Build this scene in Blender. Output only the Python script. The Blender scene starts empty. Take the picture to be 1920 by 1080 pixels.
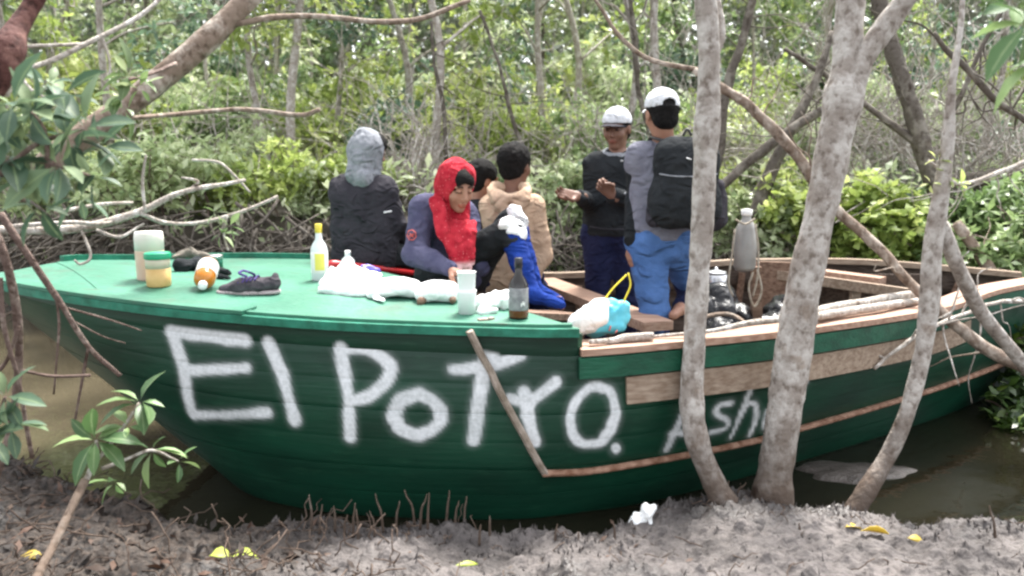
import bpy, math, random
import numpy as np
from mathutils import Vector, Matrix
random.seed(7)
rng = np.random.default_rng(7)
PI = math.pi
SC = bpy.context.scene
COL = SC.collection

# ------------------------------------------------------------------ camera, world, sun, exposure
CAMZ = 1.5
PITCH = math.atan(240/1600)
FPX = 1600.0
cam = bpy.data.cameras.new('camera'); cam.lens = 30.0; cam.sensor_width = 36.0
cam.clip_start = 0.05; cam.clip_end = 600
camo = bpy.data.objects.new('camera', cam); COL.objects.link(camo)
camo.location = (0, 0, CAMZ); camo.rotation_euler = (PI/2-PITCH, 0, 0)
SC.camera = camo
cam.dof.use_dof = True; cam.dof.focus_distance = 4.0; cam.dof.aperture_fstop = 2.6

world = bpy.data.worlds.new('World'); SC.world = world; world.use_nodes = True
wn = world.node_tree.nodes; wl = world.node_tree.links
bg = wn['Background']
sky = wn.new('ShaderNodeTexSky'); sky.sky_type = 'NISHITA'; sky.sun_disc = False
sky.sun_elevation = math.radians(62); sky.sun_rotation = math.radians(20)
sky.air_density = 1.0; sky.dust_density = 3.0; sky.ozone_density = 1.0
hs = wn.new('ShaderNodeHueSaturation'); hs.inputs['Saturation'].default_value = 0.22
hs.inputs['Value'].default_value = 1.0
wl.new(sky.outputs[0], hs.inputs['Color']); wl.new(hs.outputs[0], bg.inputs['Color'])
bg.inputs['Strength'].default_value = 0.15
sun = bpy.data.lights.new('sun', 'SUN'); sun.energy = 2.6; sun.angle = math.radians(16); sun.color = (1, .96, .9)
suno = bpy.data.objects.new('sun', sun); COL.objects.link(suno)
el, az = math.radians(62), math.radians(20)
sd = Vector((math.sin(az)*math.cos(el), math.cos(az)*math.cos(el), math.sin(el)))
suno.rotation_euler = sd.to_track_quat('Z', 'Y').to_euler(); suno.location = (0, 0, 20)
vs = SC.view_settings; SC.display_settings.display_device = 'sRGB'
vs.view_transform = 'Standard'; vs.look = 'None'; vs.gamma = 1; vs.use_curve_mapping = False
vs.exposure = 2.1
SC.cycles.filter_width = 2.5
SC.cycles.max_bounces = 7; SC.cycles.diffuse_bounces = 3; SC.cycles.transparent_max_bounces = 8

# ------------------------------------------------------------------ geometry helpers
CT, ST = math.cos(PITCH), math.sin(PITCH)
def ray(px, py):
    a = (px-960)/FPX; b = (540-py)/FPX
    return np.array([a, CT+b*ST, -ST+b*CT])
def W(px, py, Y):
    d = ray(px, py); t = Y/d[1]
    return np.array([d[0]*t, Y, CAMZ+d[2]*t])
def GZ(px, py, z=0.0):
    d = ray(px, py); t = (z-CAMZ)/d[2]
    return np.array([d[0]*t, d[1]*t, z])
def proj(P):
    P = np.asarray(P, float); x = P[..., 0]; y = P[..., 1]; z = P[..., 2]-CAMZ
    dep = y*CT-z*ST; up = y*ST+z*CT
    return 960+FPX*x/dep, 540-FPX*up/dep
V3 = lambda *a: np.array(a, float)
def nrm(v):
    v = np.asarray(v, float); return v/(np.linalg.norm(v)+1e-12)

_T = rng.random((64, 64, 64)).astype(np.float32)
def vnoise(P, f=1.0, seed=0):
    P = np.asarray(P, np.float64)*f+seed*17.31+500.0
    i = np.floor(P).astype(int); fr = P-i; fr = fr*fr*(3-2*fr); i &= 63; j = (i+1) & 63
    x0, y0, z0 = i[..., 0], i[..., 1], i[..., 2]; x1, y1, z1 = j[..., 0], j[..., 1], j[..., 2]
    u, v, w = fr[..., 0], fr[..., 1], fr[..., 2]
    a = _T[x0, y0, z0]*(1-u)+_T[x1, y0, z0]*u; b = _T[x0, y1, z0]*(1-u)+_T[x1, y1, z0]*u
    c = _T[x0, y0, z1]*(1-u)+_T[x1, y0, z1]*u; d = _T[x0, y1, z1]*(1-u)+_T[x1, y1, z1]*u
    return ((a*(1-v)+b*v)*(1-w)+(c*(1-v)+d*v)*w)*2-1
def fbm(P, f=1.0, o=4, seed=0):
    s = 0; a = 1.0; t = 0
    for k in range(o):
        s = s+a*vnoise(P, f*2**k, seed+k); t += a; a *= .5
    return s/t
def fbm2(x, y, f=1.0, o=4, seed=0):
    return fbm(np.stack([x, y, np.zeros_like(x)+seed*1.7], -1), f, o, seed)

def add_mesh(name, V, F, mat, parent=None, smooth=True, attrs=None, colors=None, sharp=False):
    me = bpy.data.meshes.new(name)
    V = np.asarray(V, np.float32)
    if isinstance(F, np.ndarray) and F.ndim == 2:
        n, k = F.shape
        me.vertices.add(len(V)); me.vertices.foreach_set('co', V.ravel())
        me.loops.add(n*k); me.loops.foreach_set('vertex_index', F.astype(np.int32).ravel())
        me.polygons.add(n); me.polygons.foreach_set('loop_start', np.arange(0, n*k, k, dtype=np.int32))
        me.polygons.foreach_set('loop_total', np.full(n, k, np.int32))
        me.update(calc_edges=True)
    else:
        me.from_pydata([tuple(map(float, v)) for v in V], [], F)
    me.polygons.foreach_set('use_smooth', np.full(len(me.polygons), bool(smooth)))
    if sharp: me.set_sharp_from_angle(angle=math.radians(40))
    if attrs:
        for k_, a in attrs.items():
            at = me.attributes.new(k_, 'FLOAT', 'POINT'); at.data.foreach_set('value', np.asarray(a, np.float32))
    if colors is not None:
        at = me.attributes.new('Col', 'FLOAT_COLOR', 'POINT')
        c = np.ones((len(V), 4), np.float32); c[:, :3] = colors; at.data.foreach_set('color', c.ravel())
    mats = mat if isinstance(mat, (list, tuple)) else [mat]
    for m in mats: me.materials.append(m)
    o = bpy.data.objects.new(name, me); COL.objects.link(o)
    if parent is not None:
        o.parent = parent
        top = parent; off = Vector((0, 0, 0))
        while top is not None:
            off += top.location; top = top.parent
        o.location = -off
    return o

class Geo:
    def __init__(s): s.V = []; s.F = []; s.n = 0; s.vals = []
    def add(s, V, F, val=0.0):
        V = np.asarray(V, float); s.V.append(V)
        s.F += [[int(i)+s.n for i in f] for f in F]; s.n += len(V); s.vals.append(np.full(len(V), val)); return s
    def box(s, c, d, R=None):
        c = np.asarray(c, float); hx, hy, hz = [q/2 for q in d]
        P = np.array([[x, y, z] for x in (-hx, hx) for y in (-hy, hy) for z in (-hz, hz)])
        if R is not None: P = P@np.asarray(R).T
        return s.add(P+c, [[0, 1, 3, 2], [4, 6, 7, 5], [0, 4, 5, 1], [2, 3, 7, 6], [0, 2, 6, 4], [1, 5, 7, 3]])
    def tube(s, P, r, n=8, cap=True, val=0.0, squash=None):
        P = np.asarray(P, float); m = len(P); r = np.broadcast_to(np.asarray(r, float), (m,))
        T = np.gradient(P, axis=0); T /= (np.linalg.norm(T, axis=1, keepdims=True)+1e-12)
        u = np.cross(T[0], V3(0, 0, 1));
        if np.linalg.norm(u) < .1: u = np.cross(T[0], V3(1, 0, 0))
        u = nrm(u); V = []
        a = np.arange(n)*2*PI/n
        for i in range(m):
            u = nrm(u-T[i]*np.dot(u, T[i])); w = np.cross(T[i], u)
            sq = 1.0 if squash is None else squash
            V.append(P[i]+r[i]*(np.cos(a)[:, None]*u+sq*np.sin(a)[:, None]*w))
        V = np.concatenate(V); F = []
        for i in range(m-1):
            for j in range(n):
                k = (j+1) % n; F.append([i*n+j, i*n+k, (i+1)*n+k, (i+1)*n+j])
        if cap: F.append(list(range(n))[::-1]); F.append([(m-1)*n+j for j in range(n)])
        return s.add(V, F, val)
    def lathe(s, prof, c=(0, 0, 0), n=20, R=None, cap=True):
        a = np.arange(n)*2*PI/n; V = []
        for r, z in prof:
            V.append(np.stack([r*np.cos(a), r*np.sin(a), np.full(n, z)], 1))
        V = np.concatenate(V); F = []; m = len(prof)
        for i in range(m-1):
            for j in range(n):
                k = (j+1) % n; F.append([i*n+j, i*n+k, (i+1)*n+k, (i+1)*n+j])
        if cap: F.append(list(range(n))[::-1]); F.append([(m-1)*n+j for j in range(n)])
        if R is not None: V = V@np.asarray(R).T
        return s.add(V+np.asarray(c, float), F)
    def build(s, name, mat, parent=None, smooth=True, attr=None):
        V = np.concatenate(s.V)
        at = {attr: np.concatenate(s.vals)} if attr else None
        return add_mesh(name, V, s.F, mat, parent, smooth, at)

def cr(P, n=8):
    P = np.asarray(P, float); Q = np.vstack([2*P[0]-P[1], P, 2*P[-1]-P[-2]]); out = []
    for i in range(1, len(Q)-2):
        for k in range(n):
            t = k/n; a, b, c, d = Q[i-1], Q[i], Q[i+1], Q[i+2]
            out.append(.5*((2*b)+(-a+c)*t+(2*a-5*b+4*c-d)*t*t+(-a+3*b-3*c+d)*t**3))
    out.append(P[-1]); return np.array(out)
def frame(f, up=(0, 0, 1)):
    f = nrm(f); r = nrm(np.cross(f, up)); u = np.cross(r, f); return np.stack([r, f, u], 1)  # columns: right, forward, up
def rotz(a): c, s = math.cos(a), math.sin(a); return np.array([[c, -s, 0], [s, c, 0], [0, 0, 1.]])

def thing(name, label, cat, loc=(0, 0, 0), group=None):
    o = bpy.data.objects.new(name, None); COL.objects.link(o); o.location = Vector([float(q) for q in loc]); o.empty_display_size = .1
    o['label'] = label; o['category'] = cat
    if group: o['group'] = group
    return o
def tag(o, label, cat, group=None, kind=None):
    o['label'] = label; o['category'] = cat
    if group: o['group'] = group
    if kind: o['kind'] = kind
    return o
def struct(o): o['kind'] = 'structure'; return o

# ------------------------------------------------------------------ materials
def mat(name, col, rough=.7, spec=.5, bump=0, bscale=40, col2=None, nscale=6, metal=0, trans=0, sub=0, coords='Object', detail=5, alpha=1, ramp=(.35, .65), stretch=None, ior=1.45):
    m = bpy.data.materials.new(name); m.use_nodes = True; N = m.node_tree.nodes; L = m.node_tree.links
    b = N['Principled BSDF']; b.inputs['Roughness'].default_value = rough; b.inputs['Specular IOR Level'].default_value = spec
    b.inputs['Base Color'].default_value = (*col, 1); b.inputs['Metallic'].default_value = metal
    b.inputs['Transmission Weight'].default_value = trans; b.inputs['IOR'].default_value = ior
    tc = N.new('ShaderNodeTexCoord'); src = tc.outputs[coords]
    if stretch:
        mp = N.new('ShaderNodeMapping'); mp.inputs['Scale'].default_value = stretch; L.new(src, mp.inputs[0]); src = mp.outputs[0]
    if col2:
        n = N.new('ShaderNodeTexNoise'); n.inputs['Scale'].default_value = nscale; n.inputs['Detail'].default_value = detail
        L.new(src, n.inputs['Vector'])
        r = N.new('ShaderNodeValToRGB'); r.color_ramp.elements[0].position = ramp[0]; r.color_ramp.elements[1].position = ramp[1]
        r.color_ramp.elements[0].color = (*col, 1); r.color_ramp.elements[1].color = (*col2, 1)
        L.new(n.outputs['Fac'], r.inputs[0]); L.new(r.outputs[0], b.inputs['Base Color'])
    if bump:
        n2 = N.new('ShaderNodeTexNoise'); n2.inputs['Scale'].default_value = bscale; n2.inputs['Detail'].default_value = 6
        L.new(src, n2.inputs['Vector'])
        bp = N.new('ShaderNodeBump'); bp.inputs['Strength'].default_value = bump; bp.inputs['Distance'].default_value = .02
        L.new(n2.outputs['Fac'], bp.inputs['Height']); L.new(bp.outputs[0], b.inputs['Normal'])
    return m
def leaf_mat(name, c1, c2, c3, rough=.38, transl=.35, spec=.5):
    """per-leaf colour from the mesh attribute 'var' and the plant"""
    m = bpy.data.materials.new(name); m.use_nodes = True; N = m.node_tree.nodes; L = m.node_tree.links
    b = N['Principled BSDF']; out = N['Material Output']; b.inputs['Roughness'].default_value = rough
    b.inputs['Specular IOR Level'].default_value = spec
    a = N.new('ShaderNodeAttribute'); a.attribute_name = 'var'
    r = N.new('ShaderNodeValToRGB'); e = r.color_ramp.elements
    e[0].position = 0; e[0].color = (*c1, 1); e[1].position = 1; e[1].color = (*c3, 1)
    x = e.new(.6); x.color = (*c2, 1)
    L.new(a.outputs['Fac'], r.inputs[0])
    ar = N.new('ShaderNodeAttribute'); ar.attribute_name = 'rib'; pw = N.new('ShaderNodeMath'); pw.operation = 'POWER'; pw.inputs[1].default_value = 14; L.new(ar.outputs['Fac'], pw.inputs[0])
    tc = N.new('ShaderNodeTexCoord'); nz = N.new('ShaderNodeTexNoise'); nz.inputs['Scale'].default_value = 18; nz.inputs['Detail'].default_value = 5; L.new(tc.outputs['Object'], nz.inputs['Vector'])
    bp = N.new('ShaderNodeBump'); bp.inputs['Strength'].default_value = .3; bp.inputs['Distance'].default_value = .01; L.new(nz.outputs['Fac'], bp.inputs['Height']); L.new(bp.outputs[0], b.inputs['Normal'])
    rb = N.new('ShaderNodeMix'); rb.data_type = 'RGBA'; L.new(pw.outputs[0], rb.inputs[0]); L.new(r.outputs[0], rb.inputs[6]); rb.inputs[7].default_value = (.26, .34, .17, 1)
    class _R: outputs = [rb.outputs[2]]
    r = _R
    oi = N.new('ShaderNodeObjectInfo'); h = N.new('ShaderNodeHueSaturation')
    ma = N.new('ShaderNodeMapRange'); ma.inputs[3].default_value = .8; ma.inputs[4].default_value = 1.25
    L.new(oi.outputs['Random'], ma.inputs[0]); L.new(ma.outputs[0], h.inputs['Value']); L.new(r.outputs[0], h.inputs['Color'])
    L.new(h.outputs[0], b.inputs['Base Color'])
    t = N.new('ShaderNodeBsdfTranslucent'); L.new(h.outputs[0], t.inputs['Color'])
    mx = N.new('ShaderNodeMixShader'); mx.inputs[0].default_value = transl
    L.new(b.outputs[0], mx.inputs[1]); L.new(t.outputs[0], mx.inputs[2]); L.new(mx.outputs[0], out.inputs[0])
    return m
def bark_mat(name, base, pale, dark, scale=9, patch=(.5, .62)):
    m = bpy.data.materials.new(name); m.use_nodes = True; N = m.node_tree.nodes; L = m.node_tree.links
    b = N['Principled BSDF']; b.inputs['Roughness'].default_value = .85; b.inputs['Specular IOR Level'].default_value = .25
    tc = N.new('ShaderNodeTexCoord')
    mp = N.new('ShaderNodeMapping'); mp.inputs['Scale'].default_value = (1, 1, .85); L.new(tc.outputs['Object'], mp.inputs[0])
    n1 = N.new('ShaderNodeTexNoise'); n1.inputs['Scale'].default_value = scale; n1.inputs['Detail'].default_value = 8; n1.inputs['Roughness'].default_value = .65
    n2 = N.new('ShaderNodeTexNoise'); n2.inputs['Scale'].default_value = scale*3.2; n2.inputs['Detail'].default_value = 6
    n3 = N.new('ShaderNodeTexNoise'); n3.inputs['Scale'].default_value = scale*.8; n3.inputs['Detail'].default_value = 3
    for n in (n1, n2): L.new(mp.outputs[0], n.inputs['Vector'])
    L.new(tc.outputs['Object'], n3.inputs['Vector'])
    r1 = N.new('ShaderNodeValToRGB'); r1.color_ramp.elements[0].position = patch[0]; r1.color_ramp.elements[1].position = patch[1]
    r1.color_ramp.elements[0].color = (*base, 1); r1.color_ramp.elements[1].color = (*pale, 1); L.new(n1.outputs['Fac'], r1.inputs[0])
    r2 = N.new('ShaderNodeValToRGB'); r2.color_ramp.elements[0].position = .33; r2.color_ramp.elements[1].position = .48
    r2.color_ramp.elements[0].color = (*dark, 1); r2.color_ramp.elements[1].color = (1, 1, 1, 1); L.new(n2.outputs['Fac'], r2.inputs[0])
    mx = N.new('ShaderNodeMix'); mx.data_type = 'RGBA'; mx.blend_type = 'MULTIPLY'; mx.inputs[0].default_value = .8
    L.new(r1.outputs[0], mx.inputs[6]); L.new(r2.outputs[0], mx.inputs[7])
    r3 = N.new('ShaderNodeValToRGB'); r3.color_ramp.elements[0].position = .62; r3.color_ramp.elements[1].position = .72
    r3.color_ramp.elements[0].color = (1, 1, 1, 1); r3.color_ramp.elements[1].color = (.68, .62, .57, 1); L.new(n3.outputs['Fac'], r3.inputs[0])
    mx2 = N.new('ShaderNodeMix'); mx2.data_type = 'RGBA'; mx2.blend_type = 'MULTIPLY'; mx2.inputs[0].default_value = 1
    L.new(mx.outputs[2], mx2.inputs[6]); L.new(r3.outputs[0], mx2.inputs[7]); L.new(mx2.outputs[2], b.inputs['Base Color'])
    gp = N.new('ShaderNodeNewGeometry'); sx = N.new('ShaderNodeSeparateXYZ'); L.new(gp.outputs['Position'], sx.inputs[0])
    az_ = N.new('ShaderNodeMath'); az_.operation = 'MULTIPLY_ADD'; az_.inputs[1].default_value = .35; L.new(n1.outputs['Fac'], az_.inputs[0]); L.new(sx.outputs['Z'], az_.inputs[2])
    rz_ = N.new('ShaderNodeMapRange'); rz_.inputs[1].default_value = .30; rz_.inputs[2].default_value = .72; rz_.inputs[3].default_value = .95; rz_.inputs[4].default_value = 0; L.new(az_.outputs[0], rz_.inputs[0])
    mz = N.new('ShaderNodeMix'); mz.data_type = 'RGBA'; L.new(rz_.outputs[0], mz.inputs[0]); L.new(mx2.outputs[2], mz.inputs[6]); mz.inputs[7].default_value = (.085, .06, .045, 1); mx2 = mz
    vk = N.new('ShaderNodeTexVoronoi'); vk.inputs['Scale'].default_value = 4.5; vk.inputs['Randomness'].default_value = 1; L.new(mp.outputs[0], vk.inputs['Vector'])
    rk = N.new('ShaderNodeValToRGB'); rk.color_ramp.elements[0].position = .06; rk.color_ramp.elements[1].position = .13; rk.color_ramp.elements[0].color = (.3, .22, .18, 1); rk.color_ramp.elements[1].color = (1, 1, 1, 1); L.new(vk.outputs['Distance'], rk.inputs[0])
    mx3 = N.new('ShaderNodeMix'); mx3.data_type = 'RGBA'; mx3.blend_type = 'MULTIPLY'; mx3.inputs[0].default_value = .85; L.new(mx2.outputs[2], mx3.inputs[6]); L.new(rk.outputs[0], mx3.inputs[7]); L.new(mx3.outputs[2], b.inputs['Base Color'])
    bp = N.new('ShaderNodeBump'); bp.inputs['Strength'].default_value = .9; bp.inputs['Distance'].default_value = .015
    L.new(n2.outputs['Fac'], bp.inputs['Height']); L.new(bp.outputs[0], b.inputs['Normal'])
    return m

M = {}
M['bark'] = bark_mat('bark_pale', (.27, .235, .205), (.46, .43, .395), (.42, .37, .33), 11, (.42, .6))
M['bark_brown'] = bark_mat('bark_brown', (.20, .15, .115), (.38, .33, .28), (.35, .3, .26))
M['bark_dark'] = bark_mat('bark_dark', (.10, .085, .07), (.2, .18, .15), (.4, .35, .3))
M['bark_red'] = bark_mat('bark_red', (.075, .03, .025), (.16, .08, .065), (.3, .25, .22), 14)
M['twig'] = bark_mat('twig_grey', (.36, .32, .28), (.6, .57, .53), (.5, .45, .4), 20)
M['twig_dark'] = bark_mat('twig_dark', (.13, .09, .075), (.24, .19, .16), (.5, .45, .4), 20)
M['leaf_pale'] = leaf_mat('leaf_pale', (.19, .26, .12), (.40, .47, .25), (.70, .73, .54), .4, .45)
M['leaf_yellow'] = leaf_mat('leaf_yellow', (.17, .235, .06), (.36, .44, .12), (.60, .64, .26), .45, .45)
M['leaf_mid'] = leaf_mat('leaf_mid', (.09, .145, .05), (.2, .28, .11), (.4, .47, .26), .38, .4)
M['leaf_dark'] = leaf_mat('leaf_dark', (.02, .045, .012), (.05, .10, .018), (.13, .20, .03), .35, .3)
M['leaf_grey'] = leaf_mat('leaf_grey', (.07, .13, .085), (.14, .22, .14), (.28, .36, .25), .33, .35)
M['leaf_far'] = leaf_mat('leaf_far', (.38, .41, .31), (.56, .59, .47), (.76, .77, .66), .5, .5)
M['leaf_near'] = leaf_mat('leaf_near', (.045, .085, .05), (.085, .145, .09), (.19, .26, .13), .52, .35, .35)
M['leaf_fresh'] = leaf_mat('leaf_fresh', (.055, .115, .04), (.105, .19, .065), (.2, .29, .11), .45, .3, .4)
M['leaf_litter'] = leaf_mat('leaf_litter', (.014, .010, .008), (.038, .025, .017), (.09, .045, .026), .7, .1)
M['leaf_yel'] = leaf_mat('leaf_fallen_yellow', (.4, .3, .03), (.6, .42, .05), (.6, .5, .08), .5, .2)
M['leaf_lime'] = leaf_mat('leaf_fallen_lime', (.25, .32, .04), (.36, .42, .06), (.4, .42, .08), .5, .2)

def wood(name, c1, c2, rough=.75, sc=(1.2, 14, 14)):
    return mat(name, c1, rough, .3, .35, 5, c2, 4, stretch=sc, detail=8)
M['wood_pink'] = wood('sawn_wood_pink', (.28, .165, .115), (.42, .28, .21))
M['wood_tan'] = wood('sawn_wood_tan', (.22, .155, .11), (.34, .265, .2))
M['wood_brown'] = wood('old_wood_brown', (.13, .075, .05), (.26, .17, .12))
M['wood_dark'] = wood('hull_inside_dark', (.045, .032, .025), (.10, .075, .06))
M['wood_strip'] = wood('strip_brown', (.15, .07, .04), (.33, .2, .14), sc=(6, 6, 6))
M['wood_strip2'] = wood('strip_grey', (.2, .16, .12), (.36, .3, .25), sc=(6, 6, 6))

def hull_mat():
    m = bpy.data.materials.new('green_paint_shaded'); m.use_nodes = True; N = m.node_tree.nodes; L = m.node_tree.links
    b = N['Principled BSDF']; b.inputs['Specular IOR Level'].default_value = .35
    tc = N.new('ShaderNodeTexCoord')
    n = N.new('ShaderNodeTexNoise'); n.inputs['Scale'].default_value = 2.2; n.inputs['Detail'].default_value = 7
    mp = N.new('ShaderNodeMapping'); mp.inputs['Scale'].default_value = (1, 1, 2.5); L.new(tc.outputs['Object'], mp.inputs[0]); L.new(mp.outputs[0], n.inputs['Vector'])
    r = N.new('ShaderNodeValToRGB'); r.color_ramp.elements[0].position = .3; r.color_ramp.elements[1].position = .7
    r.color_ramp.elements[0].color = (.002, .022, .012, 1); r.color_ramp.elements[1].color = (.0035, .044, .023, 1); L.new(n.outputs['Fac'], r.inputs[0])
    # scratches and scuffs
    n4 = N.new('ShaderNodeTexNoise'); n4.inputs['Scale'].default_value = 9; n4.inputs['Detail'].default_value = 10; n4.inputs['Roughness'].default_value = .75
    mp4 = N.new('ShaderNodeMapping'); mp4.inputs['Scale'].default_value = (.7, 1, 3); L.new(tc.outputs['Object'], mp4.inputs[0]); L.new(mp4.outputs[0], n4.inputs['Vector'])
    r4 = N.new('ShaderNodeValToRGB'); r4.color_ramp.elements[0].position = .54; r4.color_ramp.elements[1].position = .74; L.new(n4.outputs['Fac'], r4.inputs[0])
    ms = N.new('ShaderNodeMix'); ms.data_type = 'RGBA'; mm = N.new('ShaderNodeMath'); mm.operation = 'MULTIPLY'; mm.inputs[1].default_value = .32
    L.new(r4.outputs[0], mm.inputs[0]); L.new(mm.outputs[0], ms.inputs[0]); L.new(r.outputs[0], ms.inputs[6]); ms.inputs[7].default_value = (.03, .10, .055, 1)
    # sprayed lettering: 'paint' is the paint density on the planks
    a = N.new('ShaderNodeAttribute'); a.attribute_name = 'paint'
    n2 = N.new('ShaderNodeTexNoise'); n2.inputs['Scale'].default_value = 60; n2.inputs['Detail'].default_value = 4; L.new(tc.outputs['Object'], n2.inputs['Vector'])
    mr = N.new('ShaderNodeMapRange'); mr.inputs[1].default_value = .3; mr.inputs[2].default_value = .7; mr.inputs[3].default_value = .78; mr.inputs[4].default_value = 1.08
    L.new(n2.outputs['Fac'], mr.inputs[0])
    mu = N.new('ShaderNodeMath'); mu.operation = 'MULTIPLY'; mu.use_clamp = True; L.new(a.outputs['Fac'], mu.inputs[0]); L.new(mr.outputs[0], mu.inputs[1])
    mx = N.new('ShaderNodeMix'); mx.data_type = 'RGBA'; L.new(mu.outputs[0], mx.inputs[0]); L.new(ms.outputs[2], mx.inputs[6]); mx.inputs[7].default_value = (.66, .68, .69, 1)
    L.new(mx.outputs[2], b.inputs['Base Color'])
    rr = N.new('ShaderNodeMapRange'); rr.inputs[3].default_value = .42; rr.inputs[4].default_value = .8; L.new(mu.outputs[0], rr.inputs[0]); L.new(rr.outputs[0], b.inputs['Roughness'])
    bp = N.new('ShaderNodeBump'); bp.inputs['Strength'].default_value = .25; bp.inputs['Distance'].default_value = .01
    n3 = N.new('ShaderNodeTexNoise'); n3.inputs['Scale'].default_value = 14; n3.inputs['Detail'].default_value = 6
    mp3 = N.new('ShaderNodeMapping'); mp3.inputs['Scale'].default_value = (.25, 1, 3); L.new(tc.outputs['Object'], mp3.inputs[0]); L.new(mp3.outputs[0], n3.inputs['Vector'])
    L.new(n3.outputs['Fac'], bp.inputs['Height']); L.new(bp.outputs[0], b.inputs['Normal'])
    return m
M['hull'] = hull_mat()  # boat's one green, with the shade on its sides put into this dark tone
M['green_board'] = mat('green_board_paint', (.004, .045, .024), .5, .4, .2, 30, (.008, .085, .045), 6, stretch=(1, 3, 3))
M['deck'] = mat('green_paint_lit', (.024, .13, .08), .36, .55, .3, 16, (.048, .185, .122), 3, detail=10)  # same green as the hull, sky light from above put into the lighter colour
def wear(m, col=(.16, .13, .10), amt=.55):
    N = m.node_tree.nodes; L = m.node_tree.links; b = N['Principled BSDF']; old = b.inputs['Base Color'].links[0].from_socket
    tc = N.new('ShaderNodeTexCoord'); n1 = N.new('ShaderNodeTexNoise'); n1.inputs['Scale'].default_value = 2.3; n1.inputs['Detail'].default_value = 12; n1.inputs['Roughness'].default_value = .72
    n2 = N.new('ShaderNodeTexNoise'); n2.inputs['Scale'].default_value = 24; n2.inputs['Detail'].default_value = 8; mp = N.new('ShaderNodeMapping'); mp.inputs['Scale'].default_value = (.25, 1, 1); mp.inputs['Rotation'].default_value = (0, 0, .5)
    L.new(tc.outputs['Object'], n1.inputs['Vector']); L.new(tc.outputs['Object'], mp.inputs[0]); L.new(mp.outputs[0], n2.inputs['Vector'])
    r1 = N.new('ShaderNodeValToRGB'); r1.color_ramp.elements[0].position = .55; r1.color_ramp.elements[1].position = .72; L.new(n1.outputs['Fac'], r1.inputs[0])
    r2 = N.new('ShaderNodeValToRGB'); r2.color_ramp.elements[0].position = .64; r2.color_ramp.elements[1].position = .70; L.new(n2.outputs['Fac'], r2.inputs[0])
    ad = N.new('ShaderNodeMath'); ad.operation = 'MAXIMUM'; L.new(r1.outputs[0], ad.inputs[0]); L.new(r2.outputs[0], ad.inputs[1])
    mu = N.new('ShaderNodeMath'); mu.operation = 'MULTIPLY'; mu.inputs[1].default_value = amt; L.new(ad.outputs[0], mu.inputs[0])
    mx = N.new('ShaderNodeMix'); mx.data_type = 'RGBA'; L.new(mu.outputs[0], mx.inputs[0]); L.new(old, mx.inputs[6]); mx.inputs[7].default_value = (*col, 1); L.new(mx.outputs[2], b.inputs['Base Color'])
    rr = N.new('ShaderNodeMapRange'); rr.inputs[3].default_value = .3; rr.inputs[4].default_value = .65; L.new(n1.outputs['Fac'], rr.inputs[0]); L.new(rr.outputs[0], b.inputs['Roughness'])
wear(M['deck'], (.05, .065, .045), .8)
M['deck_edge'] = mat('green_edge_paint', (.008, .10, .06), .45, .45, .25, 25, (.02, .19, .12), 14, detail=8)
def cloth(name, c, c2=None, rough=.92, sc=60, b=.3, ns=8):
    m = mat(name, c, rough, .15, b, sc, c2 or tuple(min(1, q*1.35+.004) for q in c), ns)
    N = m.node_tree.nodes; L = m.node_tree.links; tc = N.new('ShaderNodeTexCoord'); w = N.new('ShaderNodeTexNoise')
    w.inputs['Scale'].default_value = 9; w.inputs['Detail'].default_value = 3; w.inputs['Distortion'].default_value = 1.4; w.noise_type = 'RIDGED_MULTIFRACTAL'
    mp = N.new('ShaderNodeMapping'); mp.inputs['Scale'].default_value = (1, 1, 1.5); mp.inputs['Rotation'].default_value = (.3, .5, .2)
    L.new(tc.outputs['Object'], mp.inputs[0]); L.new(mp.outputs[0], w.inputs['Vector'])
    b2 = N.new('ShaderNodeBump'); b2.inputs['Strength'].default_value = .9; b2.inputs['Distance'].default_value = .03; b1 = [n for n in N if n.type == 'BUMP' and n != b2][0]
    L.new(w.outputs['Fac'], b2.inputs['Height']); L.new(b2.outputs[0], b1.inputs['Normal'])
    return m
M['skin'] = mat('skin', (.30, .15, .10), .55, .4, .08, 90, (.34, .18, .12), 20)
M['skin_dark'] = mat('skin_dark', (.16, .082, .055), .5, .4, .08, 90, (.2, .104, .07), 20)
M['hair'] = mat('black_hair', (.005, .0045, .0045), .75, .2, 1.0, 170, (.014, .012, .011), 60)
M['charcoal'] = cloth('charcoal_cloth', (.030, .028, .034))
M['black_cloth'] = cloth('black_cloth', (.015, .017, .019))
M['greycloth'] = cloth('heather_grey_cloth', (.19, .2, .22), (.27, .28, .3), ns=40)
M['slate'] = cloth('slate_blue_cloth', (.055, .055, .10), (.075, .075, .125), ns=20)
M['beige'] = cloth('beige_fleece', (.46, .32, .22), (.54, .39, .28), ns=12)
M['navy'] = cloth('navy_cloth', (.012, .015, .045))
M['blue_trs'] = cloth('light_blue_trousers', (.06, .125, .29), (.08, .16, .36), ns=10)
M['darkblue'] = cloth('dark_blue_cloth', (.02, .035, .12))
M['royal'] = cloth('royal_blue_cloth', (.008, .028, .17), (.012, .04, .23), ns=10)
M['grey_shirt'] = cloth('grey_lilac_shirt', (.14, .14, .175), (.18, .18, .215), ns=12)
M['pale_grey'] = cloth('pale_grey_cloth', (.42, .43, .44))
M['white_cap'] = cloth('white_cap_cloth', (.55, .56, .58), (.62, .63, .65))
M['white'] = mat('white_plastic', (.8, .8, .79), .35, .5, .05, 30)
M['white_cloth'] = cloth('white_print', (.7, .7, .7))
M['red_print'] = cloth('red_print', (.55, .12, .09))
M['red'] = mat('red_plastic', (.5, .02, .025), .35)
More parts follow.
